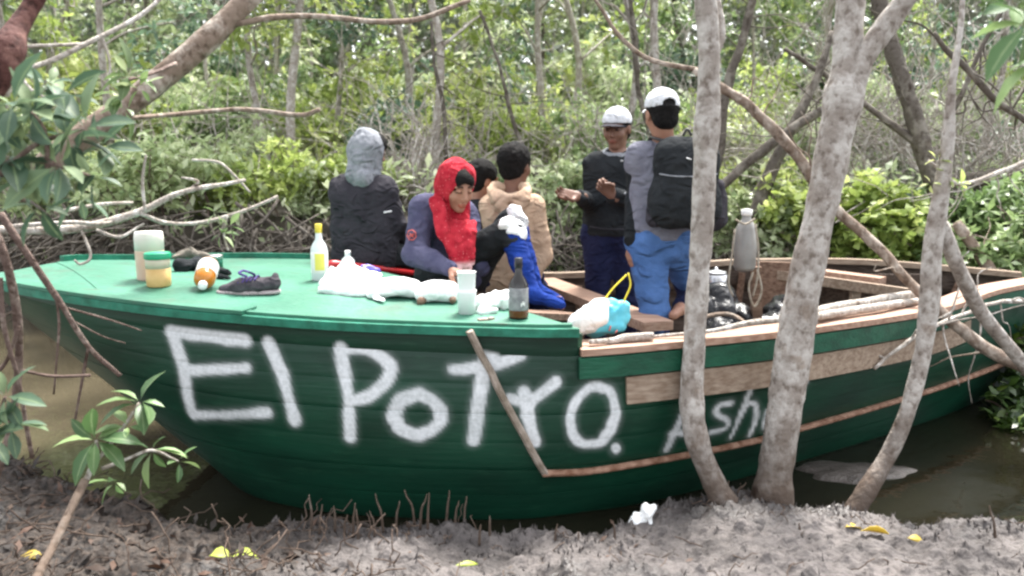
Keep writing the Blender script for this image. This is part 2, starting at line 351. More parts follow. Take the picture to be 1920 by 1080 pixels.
def scarf_mat():
    m = cloth('red_scarf', (.31, .012, .024), (.44, .03, .045), ns=25); N = m.node_tree.nodes; L = m.node_tree.links; b = N['Principled BSDF']
    tc = N.new('ShaderNodeTexCoord'); v = N.new('ShaderNodeTexVoronoi'); v.inputs['Scale'].default_value = 62; v.inputs['Randomness'].default_value = .55
    L.new(tc.outputs['Object'], v.inputs['Vector'])
    r = N.new('ShaderNodeValToRGB'); r.color_ramp.elements[0].position = .10; r.color_ramp.elements[1].position = .20
    r.color_ramp.elements[0].color = (.75, .42, .42, 1); r.color_ramp.elements[1].color = (0, 0, 0, 1)
    L.new(v.outputs['Distance'], r.inputs[0])
    old = b.inputs['Base Color'].links[0].from_socket
    a = N.new('ShaderNodeAttribute'); a.attribute_name = 'hem'
    mx = N.new('ShaderNodeMix'); mx.data_type = 'RGBA'; mx.blend_type = 'ADD'; mx.inputs[0].default_value = .38
    L.new(old, mx.inputs[6]); L.new(r.outputs[0], mx.inputs[7])
    mx2 = N.new('ShaderNodeMix'); mx2.data_type = 'RGBA'; L.new(a.outputs['Fac'], mx2.inputs[0]); L.new(mx.outputs[2], mx2.inputs[6]); mx2.inputs[7].default_value = (.8, .6, .6, 1)
    L.new(mx2.outputs[2], b.inputs['Base Color']); return m
M['scarf'] = scarf_mat()
M['metal'] = mat('dull_steel', (.55, .55, .56), .3, .5, .05, 30, metal=1)
M['dark_plastic'] = mat('black_plastic', (.015, .015, .017), .35, .5, .3, 12)
M['blackbag'] = mat('black_bin_bag', (.012, .012, .014), .25, .5, 1.0, 14)
M['rope'] = mat('rope', (.36, .3, .23), .9, .2, .6, 120, (.5, .44, .36), 40)
M['mud'] = None

# ------------------------------------------------------------------ signed distance modelling for bodies and soft things
class SDF:
    def __init__(s): s.p = []
    def cone(s, a, b, ra, rb=None, k=.03, sub=False):
        s.p.append(('c', np.asarray(a, float), np.asarray(b, float), ra, ra if rb is None else rb, k, sub)); return s
    def ball(s, c, r, k=.02, sub=False): return s.ell(c, (r, r, r), None, k, sub)
    def ell(s, c, r, R=None, k=.03, sub=False):
        s.p.append(('e', np.asarray(c, float), np.asarray(r, float), np.eye(3) if R is None else np.asarray(R), 0, k, sub)); return s
    def mesh(s, h=.01, disp=None, cuts=()):
        lo = np.full(3, 1e9); hi = -lo
        for q in s.p:
            if q[6]: continue
            if q[0] == 'c':
                lo = np.minimum(lo, np.minimum(q[1]-q[3], q[2]-q[4])); hi = np.maximum(hi, np.maximum(q[1]+q[3], q[2]+q[4]))
            else:
                m = q[2].max(); lo = np.minimum(lo, q[1]-m); hi = np.maximum(hi, q[1]+m)
        lo = lo-4*h-.02; hi = hi+4*h+.02
        n = np.ceil((hi-lo)/h).astype(int)+1
        ax = [lo[i]+h*np.arange(n[i]) for i in range(3)]
        D = np.full(n, .08, np.float32)
        for q in s.p:
            k = q[5]; mg = k+.05
            if q[0] == 'c': a = np.minimum(q[1]-q[3], q[2]-q[4])-mg; b = np.maximum(q[1]+q[3], q[2]+q[4])+mg
            else: m = q[2].max(); a = q[1]-m-mg; b = q[1]+m+mg
            i0 = np.clip(((a-lo)/h).astype(int), 0, n-1); i1 = np.clip(((b-lo)/h).astype(int)+2, 1, n)
            if (i1 <= i0).any(): continue
            sl = tuple(slice(i0[i], i1[i]) for i in range(3))
            P = np.stack(np.meshgrid(*[ax[i][sl[i]] for i in range(3)], indexing='ij'), -1)
            if q[0] == 'c':
                ba = q[2]-q[1]; t = np.clip(((P-q[1])@ba)/max(ba@ba, 1e-9), 0, 1)
                d = np.linalg.norm(P-q[1]-t[..., None]*ba, axis=-1)-(q[3]+(q[4]-q[3])*t)
            else:
                L = (P-q[1])@q[3]; k0 = np.linalg.norm(L/q[2], axis=-1); k1 = np.linalg.norm(L/q[2]**2, axis=-1)+1e-9
                d = k0*(k0-1)/k1
            E = D[sl]
            if q[6]:
                hh = np.clip(.5-.5*(E+d)/k, 0, 1); D[sl] = E*(1-hh)-d*hh+k*hh*(1-hh)
            else:
                hh = np.clip(.5+.5*(E-d)/k, 0, 1); D[sl] = E*(1-hh)+d*hh-k*hh*(1-hh)
        G = np.stack(np.meshgrid(*ax, indexing='ij'), -1)
        if disp is not None: D = D+disp(G)
        for p0, nn in cuts: D = np.maximum(D, (G-np.asarray(p0))@nrm(nn))
        return nets(D, lo, h)
def nets(D, lo, h):
    S = D < 0; n = D.shape
    c = [(i, j, k) for i in (0, 1) for j in (0, 1) for k in (0, 1)]
    sh = lambda A, o: A[o[0]:n[0]-1+o[0], o[1]:n[1]-1+o[1], o[2]:n[2]-1+o[2]]
    cnt = sum(sh(S, o).astype(np.int8) for o in c); act = (cnt > 0) & (cnt < 8)
    idx = np.full(act.shape, -1, np.int64); ii = np.argwhere(act); idx[act] = np.arange(len(ii))
    acc = np.zeros((len(ii), 3)); w = np.zeros(len(ii))
    for a in c:
        for ax in range(3):
            if a[ax]: continue
            b = list(a); b[ax] = 1
            da = D[ii[:, 0]+a[0], ii[:, 1]+a[1], ii[:, 2]+a[2]]; db = D[ii[:, 0]+b[0], ii[:, 1]+b[1], ii[:, 2]+b[2]]
            x = (da < 0) != (db < 0); t = np.where(x, da/(da-db+1e-12), 0)
            p = np.tile(np.array(a, float), (len(ii), 1)); p[:, ax] += t
            acc += p*x[:, None]; w += x
    V = lo+h*(ii+acc/np.maximum(w, 1)[:, None])
    F = []
    for ax in range(3):
        sl0 = [slice(None)]*3; sl1 = [slice(None)]*3; sl0[ax] = slice(0, -1); sl1[ax] = slice(1, None)
        A = S[tuple(sl0)]; B = S[tuple(sl1)]
        for flip, X in ((0, A & ~B), (1, B & ~A)):
            e = np.argwhere(X); u, v = (ax+1) % 3, (ax+2) % 3
            e = e[(e[:, u] > 0) & (e[:, v] > 0) & (e[:, u] < n[u]-1) & (e[:, v] < n[v]-1)]
            q = []
            for du, dv in ((-1, -1), (0, -1), (0, 0), (-1, 0)):
                f = e.copy(); f[:, u] += du; f[:, v] += dv; q.append(idx[f[:, 0], f[:, 1], f[:, 2]])
            q = np.stack(q, 1)
            if flip: q = q[:, ::-1]
            F.append(q)
    F = np.concatenate(F); F = F[(F >= 0).all(1)]
    return V, F
def folds(amp=.005, f=11, seed=0, vec=None):
    amp *= 1.05
    def d(G):
        P = G if vec is None else G*np.asarray(vec)
        w = vnoise(P, f*.5, seed+3)
        n = vnoise(P+.04*w[..., None], f, seed)
        return amp*(.8-2*np.abs(n))+amp*.5*(.5-np.abs(vnoise(P+.03*w[..., None], f*2.1, seed+5)))+amp*.2*vnoise(P, f*5, seed+6)
    return d
def crumple(amp, f, seed):
    def d(G):
        w = np.stack([vnoise(G, f*.6, seed+q) for q in (1, 2, 3)], -1)*.03
        return amp*(.7-2*np.abs(vnoise(G+w, f, seed)))+amp*.8*(.5-1.5*np.abs(vnoise(G+w, f*1.9, seed+7)))+amp*.3*(.5-1.5*np.abs(vnoise(G+w, f*4, seed+8)))
    return d
def joinm(parts):
    V = []; F = []; n = 0
    for v, f in parts: V.append(v); F.append(f+n); n += len(v)
    return np.concatenate(V), np.concatenate(F)
def rs(P, t):  return np.asarray(P[0])*(1-t)+np.asarray(P[1])*t

# ------------------------------------------------------------------ leaves
def leaf_cloud(P, D, L, wid=.42, near=False, droop=.25, up=None, seed=1):
    """P base points, D directions, L lengths -> one folded leaf each"""
    r = np.random.default_rng(seed); n = len(P); D = D/(np.linalg.norm(D, axis=1, keepdims=True)+1e-9)
    ref = r.normal(0, .35, (n, 3)); ref[:, 2] += 1.0
    S = np.cross(D, ref); S /= (np.linalg.norm(S, axis=1, keepdims=True)+1e-9); U = np.cross(S, D)
    if near: T = [(0, 0), (.12, .06), (.35, .38), (.6, .5), (.82, .34), (1, .03)]
    else: T = [(0, .05), (.5, .5), (1, .04)]
    m = len(T); V = np.zeros((n, m*3 if near else m*2, 3)); L = L[:, None]
    for i, (t, w) in enumerate(T):
        c = P+D*L*t-U*L*droop*t*t
        hw = L*wid*w
        if near:
            V[:, i*3] = c-S*hw+U*hw*.35; V[:, i*3+1] = c; V[:, i*3+2] = c+S*hw+U*hw*.35
        else:
            V[:, i*2] = c-S*hw+U*hw*.2; V[:, i*2+1] = c+S*hw-U*hw*.1
    k = 3 if near else 2; f = []
    for i in range(m-1):
        for j in range(k-1): f.append([i*k+j, i*k+j+1, (i+1)*k+j+1, (i+1)*k+j])
    f = np.array(f); nv = V.shape[1]
    F = (f[None]+(np.arange(n)*nv)[:, None, None]).reshape(-1, 4)
    return V.reshape(-1, 3), F, nv
def rand_dirs(r, n):
    v = r.normal(size=(n, 3)); return v/np.linalg.norm(v, axis=1, keepdims=True)

# ================================================================== THE SETTING
def sstep(a, b, x):
    t = np.clip((x-a)/(b-a), 0, 1); return t*t*(3-2*t)
_edge = [(-900, 760), (-300, 800), (0, 850), (120, 900), (260, 945), (400, 1000), (470, 990), (540, 985), (620, 975), (700, 988), (790, 970), (840, 985), (910, 1000), (1000, 1002), (1090, 1012), (1170, 990), (1250, 955), (1350, 930), (1480, 938), (1590, 962), (1700, 968), (1800, 985), (1930, 975), (2300, 930), (2700, 900)]
_EP = np.array([GZ(a, b, .05) for a, b in _edge])
def near_edge(x): return np.interp(x, _EP[:, 0], _EP[:, 1])
def far_edge(x): return 6.9+3.0*sstep(-3.4, -6.5, x)*1.0+.35*np.sin(x*1.3)+.2*np.sin(x*3.1+1)
def near_h(x, y):
    e = near_edge(x)+.10*fbm2(x, y, 5, 3, 3)
    t = e-y
    h = -.35+.41*sstep(-.28, .05, t)+.06*sstep(0, .6, t)
    on = sstep(-.10, .10, t)
    lump = .065*fbm2(x, y, 3.0, 3, 1)-.03*sstep(.25, .5, fbm2(x, y, 4.5, 2, 31))+.028*np.abs(fbm2(x, y, 11, 3, 2))*1.6+.02*fbm2(x, y, 26, 3, 5)
    sp = np.maximum(0, fbm2(x, y, 42, 2, 8)-.15)*.045
    return h+on*(lump+sp)
def far_h(x, y):
    t = y-far_edge(x)
    top = .95+.12*fbm2(x, y, .5, 2, 9)
    h = -.6+(top+.6)*sstep(-.15, .55, t+.15*fbm2(x, y, 2.5, 3, 4))+np.maximum(t, 0)*.035
    return h+sstep(0, .4, t)*(.07*fbm2(x, y, 1.7, 4, 6))
def grid_mesh(name, xs, ys, fn, mt, attrfn=None):
    X, Y = np.meshgrid(xs, ys, indexing='xy'); Z = fn(X, Y)
    V = np.stack([X, Y, Z], -1).reshape(-1, 3); nx, ny = len(xs), len(ys)
    i = (np.arange(ny-1)[:, None]*nx+np.arange(nx-1)[None]).ravel()
    F = np.stack([i, i+1, i+nx+1, i+nx], 1)
    return add_mesh(name, V, F, mt, attrs=attrfn(X, Y, Z) if attrfn else None)

def ground_mat(name, wet=False):
    m = bpy.data.materials.new(name); m.use_nodes = True; N = m.node_tree.nodes; L = m.node_tree.links; b = N['Principled BSDF']
    tc = N.new('ShaderNodeTexCoord')
    n = N.new('ShaderNodeTexNoise'); n.inputs['Scale'].default_value = 5; n.inputs['Detail'].default_value = 10; n.inputs['Roughness'].default_value = .65; L.new(tc.outputs['Object'], n.inputs['Vector'])
    r = N.new('ShaderNodeValToRGB'); e = r.color_ramp.elements; e[0].position = .3; e[0].color = (.030, .025, .023, 1); e[1].position = .74; e[1].color = (.155, .136, .128, 1); L.new(n.outputs['Fac'], r.inputs[0])
    n2 = N.new('ShaderNodeTexNoise'); n2.inputs['Scale'].default_value = 38; n2.inputs['Detail'].default_value = 8; L.new(tc.outputs['Object'], n2.inputs['Vector'])
    r2 = N.new('ShaderNodeValToRGB'); r2.color_ramp.elements[0].position = .35; r2.color_ramp.elements[0].color = (.012, .009, .007, 1); r2.color_ramp.elements[1].position = .7; r2.color_ramp.elements[1].color = (.075, .055, .042, 1); L.new(n2.outputs['Fac'], r2.inputs[0])
    a = N.new('ShaderNodeAttribute'); a.attribute_name = 'litter'
    mx = N.new('ShaderNodeMix'); mx.data_type = 'RGBA'; L.new(a.outputs['Fac'], mx.inputs[0]); L.new(r.outputs[0], mx.inputs[6]); L.new(r2.outputs[0], mx.inputs[7])
    a2 = N.new('ShaderNodeAttribute'); a2.attribute_name = 'wet'
    mx2 = N.new('ShaderNodeMix'); mx2.data_type = 'RGBA'; mx2.blend_type = 'MULTIPLY'; L.new(a2.outputs['Fac'], mx2.inputs[0]); L.new(mx.outputs[2], mx2.inputs[6]); mx2.inputs[7].default_value = (.3, .27, .25, 1)
    L.new(mx2.outputs[2], b.inputs['Base Color'])
    rr = N.new('ShaderNodeMapRange'); rr.inputs[3].default_value = .8; rr.inputs[4].default_value = .35; L.new(a2.outputs['Fac'], rr.inputs[0]); L.new(rr.outputs[0], b.inputs['Roughness'])
    bp = N.new('ShaderNodeBump'); bp.inputs['Strength'].default_value = .8; bp.inputs['Distance'].default_value = .012
    n3 = N.new('ShaderNodeTexNoise'); n3.inputs['Scale'].default_value = 70; n3.inputs['Detail'].default_value = 8; L.new(tc.outputs['Object'], n3.inputs['Vector'])
    L.new(n3.outputs['Fac'], bp.inputs['Height']); L.new(bp.outputs[0], b.inputs['Normal'])
    return m
M['mud'] = ground_mat('mud')
M['earth'] = mat('forest_floor', (.022, .018, .014), .75, .3, 1.0, 14, (.075, .062, .046), 3, detail=10)

def litter_amt(X, Y): return np.clip(sstep(-.55, -1.15, X+.25*fbm2(X, Y, 2, 3, 12)), 0, 1)
def mud_attr(X, Y, Z):
    return {'litter': litter_amt(X, Y).ravel(), 'wet': np.maximum(sstep(.07, .01, Z), .8*sstep(.0, .3, fbm2(X, Y, 1.6, 4, 21))).ravel()}
struct(grid_mesh('mud_bank', np.linspace(-3.4, 3.4, 760), np.concatenate([np.linspace(.4, 2.0, 60), np.linspace(2.01, 4.6, 380)]), near_h, M['mud'], mud_attr))
def land_h(x, y):
    h = np.where(y > 5.6, far_h(x, y), -.6)
    n = -.42+.40*sstep(4.6, 3.0, y)*sstep(3.3, 3.7, np.abs(x))
    behind = -.45+.0*y
    return np.where(y > 5.6, h, np.maximum(np.where(y < .45, .02, n), behind))
gx = np.concatenate([np.linspace(-60, -12, 30), np.linspace(-11.8, 11.8, 240), np.linspace(12, 60, 30)])
gy = np.concatenate([np.linspace(-30, 0, 16), np.linspace(.2, 5.5, 30), np.linspace(5.6, 12, 150), np.linspace(12.2, 30, 60), np.linspace(32, 140, 20)])
struct(grid_mesh('ground', gx, gy, land_h, M['earth']))

wm = bpy.data.materials.new('river_water'); wm.use_nodes = True; N = wm.node_tree.nodes; L = wm.node_tree.links; b = N['Principled BSDF']
b.inputs['Base Color'].default_value = (.011, .010, .006, 1); b.inputs['Roughness'].default_value = .04; b.inputs['IOR'].default_value = 1.33
tc = N.new('ShaderNodeTexCoord'); n = N.new('ShaderNodeTexNoise'); n.inputs['Scale'].default_value = 7; n.inputs['Detail'].default_value = 3; L.new(tc.outputs['Object'], n.inputs['Vector'])
bp = N.new('ShaderNodeBump'); bp.inputs['Strength'].default_value = .12; bp.inputs['Distance'].default_value = .03
sx = N.new('ShaderNodeSeparateXYZ'); L.new(tc.outputs['Object'], sx.inputs[0]); mr = N.new('ShaderNodeMapRange'); mr.inputs[1].default_value = -1.2; mr.inputs[2].default_value = -3.0; L.new(sx.outputs['X'], mr.inputs[0])
ns_ = N.new('ShaderNodeTexNoise'); ns_.inputs['Scale'].default_value = 1.5; ns_.inputs['Detail'].default_value = 5; L.new(tc.outputs['Object'], ns_.inputs['Vector'])
mm_ = N.new('ShaderNodeMath'); mm_.operation = 'MULTIPLY'; L.new(mr.outputs[0], mm_.inputs[0]); L.new(ns_.outputs['Fac'], mm_.inputs[1])
mw = N.new('ShaderNodeMix'); mw.data_type = 'RGBA'; L.new(mm_.outputs[0], mw.inputs[0]); mw.inputs[6].default_value = (.011, .010, .006, 1); mw.inputs[7].default_value = (.15, .125, .078, 1); L.new(mw.outputs[2], b.inputs['Base Color'])
L.new(n.outputs['Fac'], bp.inputs['Height']); L.new(bp.outputs[0], b.inputs['Normal'])
struct(grid_mesh('river_water', np.linspace(-40, 40, 9), np.linspace(.3, 14, 5), lambda x, y: x*0, wm))

# pale water reflection modelled as a solid patch, between thin trunk and boat
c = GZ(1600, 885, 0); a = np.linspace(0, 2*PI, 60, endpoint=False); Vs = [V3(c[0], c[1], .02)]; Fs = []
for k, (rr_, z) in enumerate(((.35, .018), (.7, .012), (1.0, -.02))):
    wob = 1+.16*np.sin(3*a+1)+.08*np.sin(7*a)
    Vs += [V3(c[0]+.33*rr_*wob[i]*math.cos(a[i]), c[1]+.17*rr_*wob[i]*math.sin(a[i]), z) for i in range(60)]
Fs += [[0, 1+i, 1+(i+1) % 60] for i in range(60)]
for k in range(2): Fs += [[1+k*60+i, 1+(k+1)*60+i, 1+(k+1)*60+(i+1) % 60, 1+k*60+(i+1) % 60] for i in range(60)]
M['reflect_patch'] = mat('reflection_tone', (.055, .046, .04), .3, .5, .6, 60, (.11, .095, .085), 14)
struct(add_mesh('reflection_patch', Vs, Fs, M['reflect_patch']))

# ------------------------------------------------------------------ plants
def clump_leaves(r, cents, whorls, nl, lobe, size, flat=.8):
    P = []; D = []; L = []
    for c in cents:
        w = rand_dirs(r, whorls)*(r.random((whorls, 1))**.45)*lobe*V3(1, 1, flat)+c
        for q in w:
            ax = nrm(q-c+V3(0, 0, .25)+r.normal(0, .25, 3))
            k = nl+r.integers(-1, 2); a = np.arange(k)*2*PI/k+r.random()*6
            s = nrm(np.cross(ax, V3(.3, .2, .9))); t = np.cross(ax, s)
            d = np.cos(a)[:, None]*s+np.sin(a)[:, None]*t+ax*.45+r.normal(0, .15, (k, 3))
            P.append(np.tile(q, (k, 1))); D.append(d); L.append(size*(.65+.6*r.random(k)))
    return np.concatenate(P), np.concatenate(D), np.concatenate(L)
def leaf_mesh_data(P, D, L, seed, wid=.45, near=False, clumpf=1.2, droop=.25):
    V, F, nv = leaf_cloud(P, D, L, wid=wid, near=near, seed=seed, droop=droop)
    r = np.random.default_rng(seed)
    var = np.clip(.45+.45*vnoise(P, clumpf, seed)+r.normal(0, .2, len(P)), 0, 1)
    return V, F, np.repeat(var, nv)
def limb(r, a, b, wob, n=7):
    t = np.linspace(0, 1, n)[:, None]; P = a*(1-t)+b*t
    P[1:-1] += r.normal(0, wob, (n-2, 3)); return P
SHR = []
for k in range(6):
    r = np.random.default_rng(100+k); nc = 11
    cents = rand_dirs(r, nc)*(r.random((nc, 1))**.5)*V3(.85, .7, .55)+V3(0, 0, .75)
    P, D, Ls = clump_leaves(r, cents, 30, 6, .36, .105)
    V, F, var = leaf_mesh_data(P, D, Ls, 200+k)
    g = Geo()
    for c in cents:
        g.tube(cr(limb(r, V3(0, 0, -.1)+r.normal(0, .08, 3)*V3(1, 1, 0), c, .05), 2), np.linspace(.014, .005, 13), 5)
        for _ in range(3): g.tube(limb(r, c, c+rand_dirs(r, 1)[0]*.32, .02, 4), .003, 4)
    SHR.append((V, F, var, g))
TRE = []
for k in range(6):
    r = np.random.default_rng(300+k); g = Geo(); H = 5.5+r.random()*1.5
    lean = r.normal(0, .35, 2); base = V3(0, 0, -.2); top = V3(lean[0], lean[1], H)
    tr = cr(limb(r, base, top, .10, 8), 4); g.tube(tr, np.linspace(.05, .014, len(tr)), 7)
    cents = []
    for j in range(9):
        i = int(len(tr)*(.3+.68*j/9)); a = r.random()*6.28; ln = .6+.8*r.random()
        e = tr[i]+V3(math.cos(a)*ln, math.sin(a)*ln, .3+.5*r.random())
        g.tube(cr(limb(r, tr[i], e, .06, 5), 2), np.linspace(.018, .005, 9), 5); cents.append(e); cents.append(rs((tr[i], e), .6)+r.normal(0, .15, 3))
    P, D, Ls = clump_leaves(r, cents, 16, 6, .40, .115)
    V, F, var = leaf_mesh_data(P, D, Ls, 400+k)
    TRE.append((V, F, var, g))
_cache = {}
def plant(kind, k, mt, bark, loc, s, rz, label, cat, group, names=('foliage', 'stem')):
    src = (SHR if kind == 's' else TRE)[k]; key = (kind, k, mt, bark)
    root = thing('mangrove_shrub' if kind == 's' else 'mangrove_tree', label, cat, loc, group)
    root.rotation_euler.z = rz; root.scale = (s, s, s)
    if kind == 't': names = ('crown', 'trunk')
    if key not in _cache:
        a_ = add_mesh(names[0], src[0], src[1], M[mt], None, False, {'var': src[2]}); b_ = src[3].build(names[1], M[bark], None)
        _cache[key] = (a_.data, b_.data); a_.parent = root; b_.parent = root
    else:
        for nm, d in zip(names, _cache[key]):
            o = bpy.data.objects.new(nm, d); COL.objects.link(o); o.parent = root
    return root
def gz_far(x, y): return float(far_h(np.array([x]), np.array([y]))[0])
SL = {'leaf_pale': 'pale green leafy shrub among the undergrowth on the far bank', 'leaf_yellow': 'yellow green leafy shrub among the undergrowth on the far bank',
      'leaf_mid': 'mid green shrub among the undergrowth on the far bank', 'leaf_dark': 'dark green shrub among the undergrowth on the far bank', 'leaf_grey': 'dull grey green shrub in the undergrowth on the far bank'}
TL = {'leaf_pale': 'slender tree with pale green leaves rising in the woods behind the boat', 'leaf_yellow': 'slender tree with yellow green leaves rising in the woods behind the boat',
      'leaf_mid': 'slender tree with mid green leaves rising in the woods behind the boat', 'leaf_grey': 'slender tree with dull grey green leaves in the woods behind the boat'}
r = np.random.default_rng(11)
def where(px, Y):
    w = ('at the far left' if px < 150 else 'left of the hooded person' if px < 600 else 'behind the hooded person' if px < 770 else 'behind the seated woman and hoodie' if px < 1040
         else 'behind the standing men' if px < 1330 else 'beyond the forked trunk' if px < 1600 else 'towards the right edge')
    return ('near the bank edge, ' if Y < 9.5 else 'some way back, ' if Y < 14.5 else 'deep in the woods, ')+w
SN = {'leaf_pale': 'pale green shrub ', 'leaf_yellow': 'yellow green shrub ', 'leaf_mid': 'mid green shrub ', 'leaf_dark': 'dark green shrub ', 'leaf_grey': 'dull grey green shrub '}
TN = {k_: v_.replace('shrub', 'tree').replace(' tree', '-leaved slender tree') for k_, v_ in SN.items()}
BN = {'bark_dark': 'dark trunked ', 'twig': 'grey trunked ', 'bark': 'pale trunked '}
def pick_sh(px):
    if px < 700: return r.choice(['leaf_pale', 'leaf_pale', 'leaf_yellow', 'leaf_mid', 'leaf_grey'])
    if px < 1250: return r.choice(['leaf_pale', 'leaf_yellow', 'leaf_yellow', 'leaf_grey', 'leaf_mid'])
    return r.choice(['leaf_yellow', 'leaf_mid', 'leaf_mid', 'leaf_grey', 'leaf_pale'])
for (Y0, Y1, n, s0) in ((7.4, 8.0, 15, .42), (7.7, 8.8, 17, .62), (9, 11, 17, .95), (11.5, 14, 18, 1.3), (14.5, 18, 20, 1.7), (19, 24, 20, 2.3)):
    for i in range(n):
        px = -150+2220*(i+.5+r.uniform(-.45, .45))/n; Y = r.uniform(Y0, Y1); x = (px-960)/FPX*Y*1.0
        Y = max(Y, float(far_edge(np.array([x]))[0])+.7)
        if Y < 10 and 740 < px < 860: continue
        mt = str(pick_sh(px))
        plant('s', int(r.integers(6)), mt, 'twig', (x, Y, gz_far(x, Y)-.1), s0*r.uniform(.75, 1.2), r.uniform(0, 6.28), SN[mt]+where(px, Y), 'shrub', 'shrubs on the far bank')
for (Y0, Y1, n) in ((8.6, 11, 13), (11, 15, 22), (15, 21, 24), (21, 25, 16)):
    for i in range(n):
        px = -150+2220*(i+.5+r.uniform(-.5, .5))/n; Y = r.uniform(Y0, Y1); x = (px-960)/FPX*Y
        Y = max(Y, float(far_edge(np.array([x]))[0])+.9)
        mt = str(r.choice(['leaf_pale', 'leaf_yellow', 'leaf_grey', 'leaf_mid'])) if px < 1300 else str(r.choice(['leaf_mid', 'leaf_yellow', 'leaf_mid', 'leaf_grey']))
        bk = str(r.choice(['bark_dark', 'twig', 'bark', 'bark', 'twig']))
        plant('t', int(r.integers(6)), mt, bk, (x, Y, gz_far(x, Y)-.1), r.uniform(.75, 1.15), r.uniform(0, 6.28), BN[bk]+TN[mt].replace('slender ', '')+where(px, Y), 'tree', 'slender trees in the woods')

# undergrowth, dead brush, far wood
r = np.random.default_rng(21)
n = 34000; x = r.uniform(-16, 16, n); y = 7.1+13*r.random(n)**1.4; y = np.maximum(y, far_edge(x)+.35)
z = far_h(x, y); P = np.stack([x, y, z+r.random(n)*.45], 1); D = rand_dirs(r, n)+V3(0, 0, .7)
V, F, var = leaf_mesh_data(P, D, .07+.09*r.random(n), 22, .4)
tag(add_mesh('undergrowth', V, F, M['leaf_pale'], None, False, {'var': var}), 'low leafy ground cover spread over the far bank', 'undergrowth', None, 'stuff')
g = Geo(); cnt = 0
def brush(cx, cy, rad, hgt, n, rr0=.006, base=None):
    for i in range(n):
        a = V3(cx+r.normal(0, rad*.6), cy+r.normal(0, .35), 0); a[2] = (gz_far(a[0], a[1]) if base is None else base)+r.random()*hgt*.4
        d = rand_dirs(r, 1)[0]*V3(1, .5, 1)+V3(0, 0, .75); d[2] = abs(d[2])*.9
        e = a+nrm(d)*hgt*(.4+.7*r.random())
        g.tube(cr(limb(r, a, e, .05*hgt, 5), 2), np.linspace(rr0*(1+r.random()), .0025, 9), 4, val=r.random())
brush(W(785, 330, 8.3)[0], 8.3, .26, .95, 150); brush(W(770, 330, 8.0)[0], 8.0, .22, .6, 70)
for px, Y, rd, n_ in ((560, 10, .8, 60), (950, 10.5, .8, 60), (1250, 9.5, .8, 60), (1600, 9, .9, 90), (1780, 8.6, .8, 110), (1880, 8.2, .6, 90), (300, 9, .8, 60), (80, 10, .8, 50), (1400, 12, 1.2, 70), (1050, 14, 1.5, 80), (600, 14, 1.5, 80), (1700, 13, 1.5, 90), (1150, 11, 1, 60)):
    brush((px-960)/FPX*Y, Y, rd, 1.5, int(n_*(.8 if px > 1300 else .4)), .0045)
for px, Y, n_ in ((680, 9.2, 25), (860, 9, 35), (1000, 9.4, 25), (1150, 8.9, 20), (1230, 8.6, 20), (1420, 8.6, 60), (1560, 8, 60), (1700, 8, 70), (1850, 7.8, 60), (480, 9, 20), (150, 9, 25)):
    brush((px-960)/FPX*Y, Y, .6, 1.9, n_, .004)
tag(g.build('dead_brush', M['twig'], None), 'tangle of dead grey brown twigs standing in the undergrowth behind the boat', 'brush', None, 'stuff')
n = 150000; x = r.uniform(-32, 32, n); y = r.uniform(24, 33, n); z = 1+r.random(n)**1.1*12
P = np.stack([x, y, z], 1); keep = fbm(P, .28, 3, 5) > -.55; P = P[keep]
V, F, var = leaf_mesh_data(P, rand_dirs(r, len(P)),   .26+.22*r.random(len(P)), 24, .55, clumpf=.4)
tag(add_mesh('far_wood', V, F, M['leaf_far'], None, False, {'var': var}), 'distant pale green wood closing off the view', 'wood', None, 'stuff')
# roots hanging on the face of the far bank
g = Geo()
for i in range(700):
    x = r.uniform(-6.5, 6.5); e = float(far_edge(np.array([x]))[0]); a = V3(x, e+r.uniform(.0, .3), .9+r.normal(0, .12)); b_ = V3(x+r.normal(0, .7), e-r.uniform(.0, .35), r.uniform(-.05, .8))
    g.tube(cr(limb(r, a, b_, .05, 5), 2), np.linspace(.014*(.3+r.random()), .004, 9), 4)
tag(g.build('bank_roots', M['bark_dark'], None), 'dark tangle of roots hanging down the face of the far bank', 'roots', None, 'stuff')

# ================================================================== THE BOAT
DK = [(-30, 524, 4.05), (113, 551, 3.78), (330, 580, 3.55), (630, 604, 3.40), (960, 616, 3.36), (1085, 617, 3.38)]   # near edge of the foredeck
DKP = np.array([W(*q) for q in DK])
GW = [W(1085, 668, 3.385), W(1240, 655, 3.44), W(1500, 627, 3.72), W(1750, 588, 4.4), W(1860, 552, 4.85), W(1990, 528, 5.4)]
TOP = [DKP[0]-V3(0, 0, .03), DKP[1]-V3(0, 0, .07), DKP[2]-V3(0, 0, .10), DKP[3]-V3(0, 0, .105), DKP[4]-V3(0, 0, .11)]+GW
WLP = [(412, 885), (470, 928), (590, 957), (740, 970), (950, 974), (1080, 962), (1240, 936), (1470, 874), (1740, 790), (1850, 745), (1960, 690)]
WL = [GZ(a, b, 0) for a, b in WLP]
NU, NV = 560, 104
tt = np.linspace(0, 10, NU)
def interp_cr(P, n=40):
    C = cr(P, n); s = np.linspace(0, len(P)-1, len(C))
    return lambda t: np.stack([np.interp(t, s, C[:, i]) for i in range(3)], -1)
fT, fW = interp_cr(TOP), interp_cr(WL)
Tn, Wn = fT(tt), fW(tt)
vv = np.linspace(0, 1.32, NV)
belly = .055*np.sin(PI*np.clip(vv, 0, 1))[None]*np.clip(tt/1.6, 0, 1)[:, None]
HS = Tn[:, None]*(1-vv[None, :, None])+Wn[:, None]*vv[None, :, None]
HS[..., 1] -= belly
under = np.clip(vv-1, 0, 1)[None]*np.clip(tt/1.0, 0, 1)[:, None]
HS[..., 1] += under*.5
HPX, HPY = proj(HS)
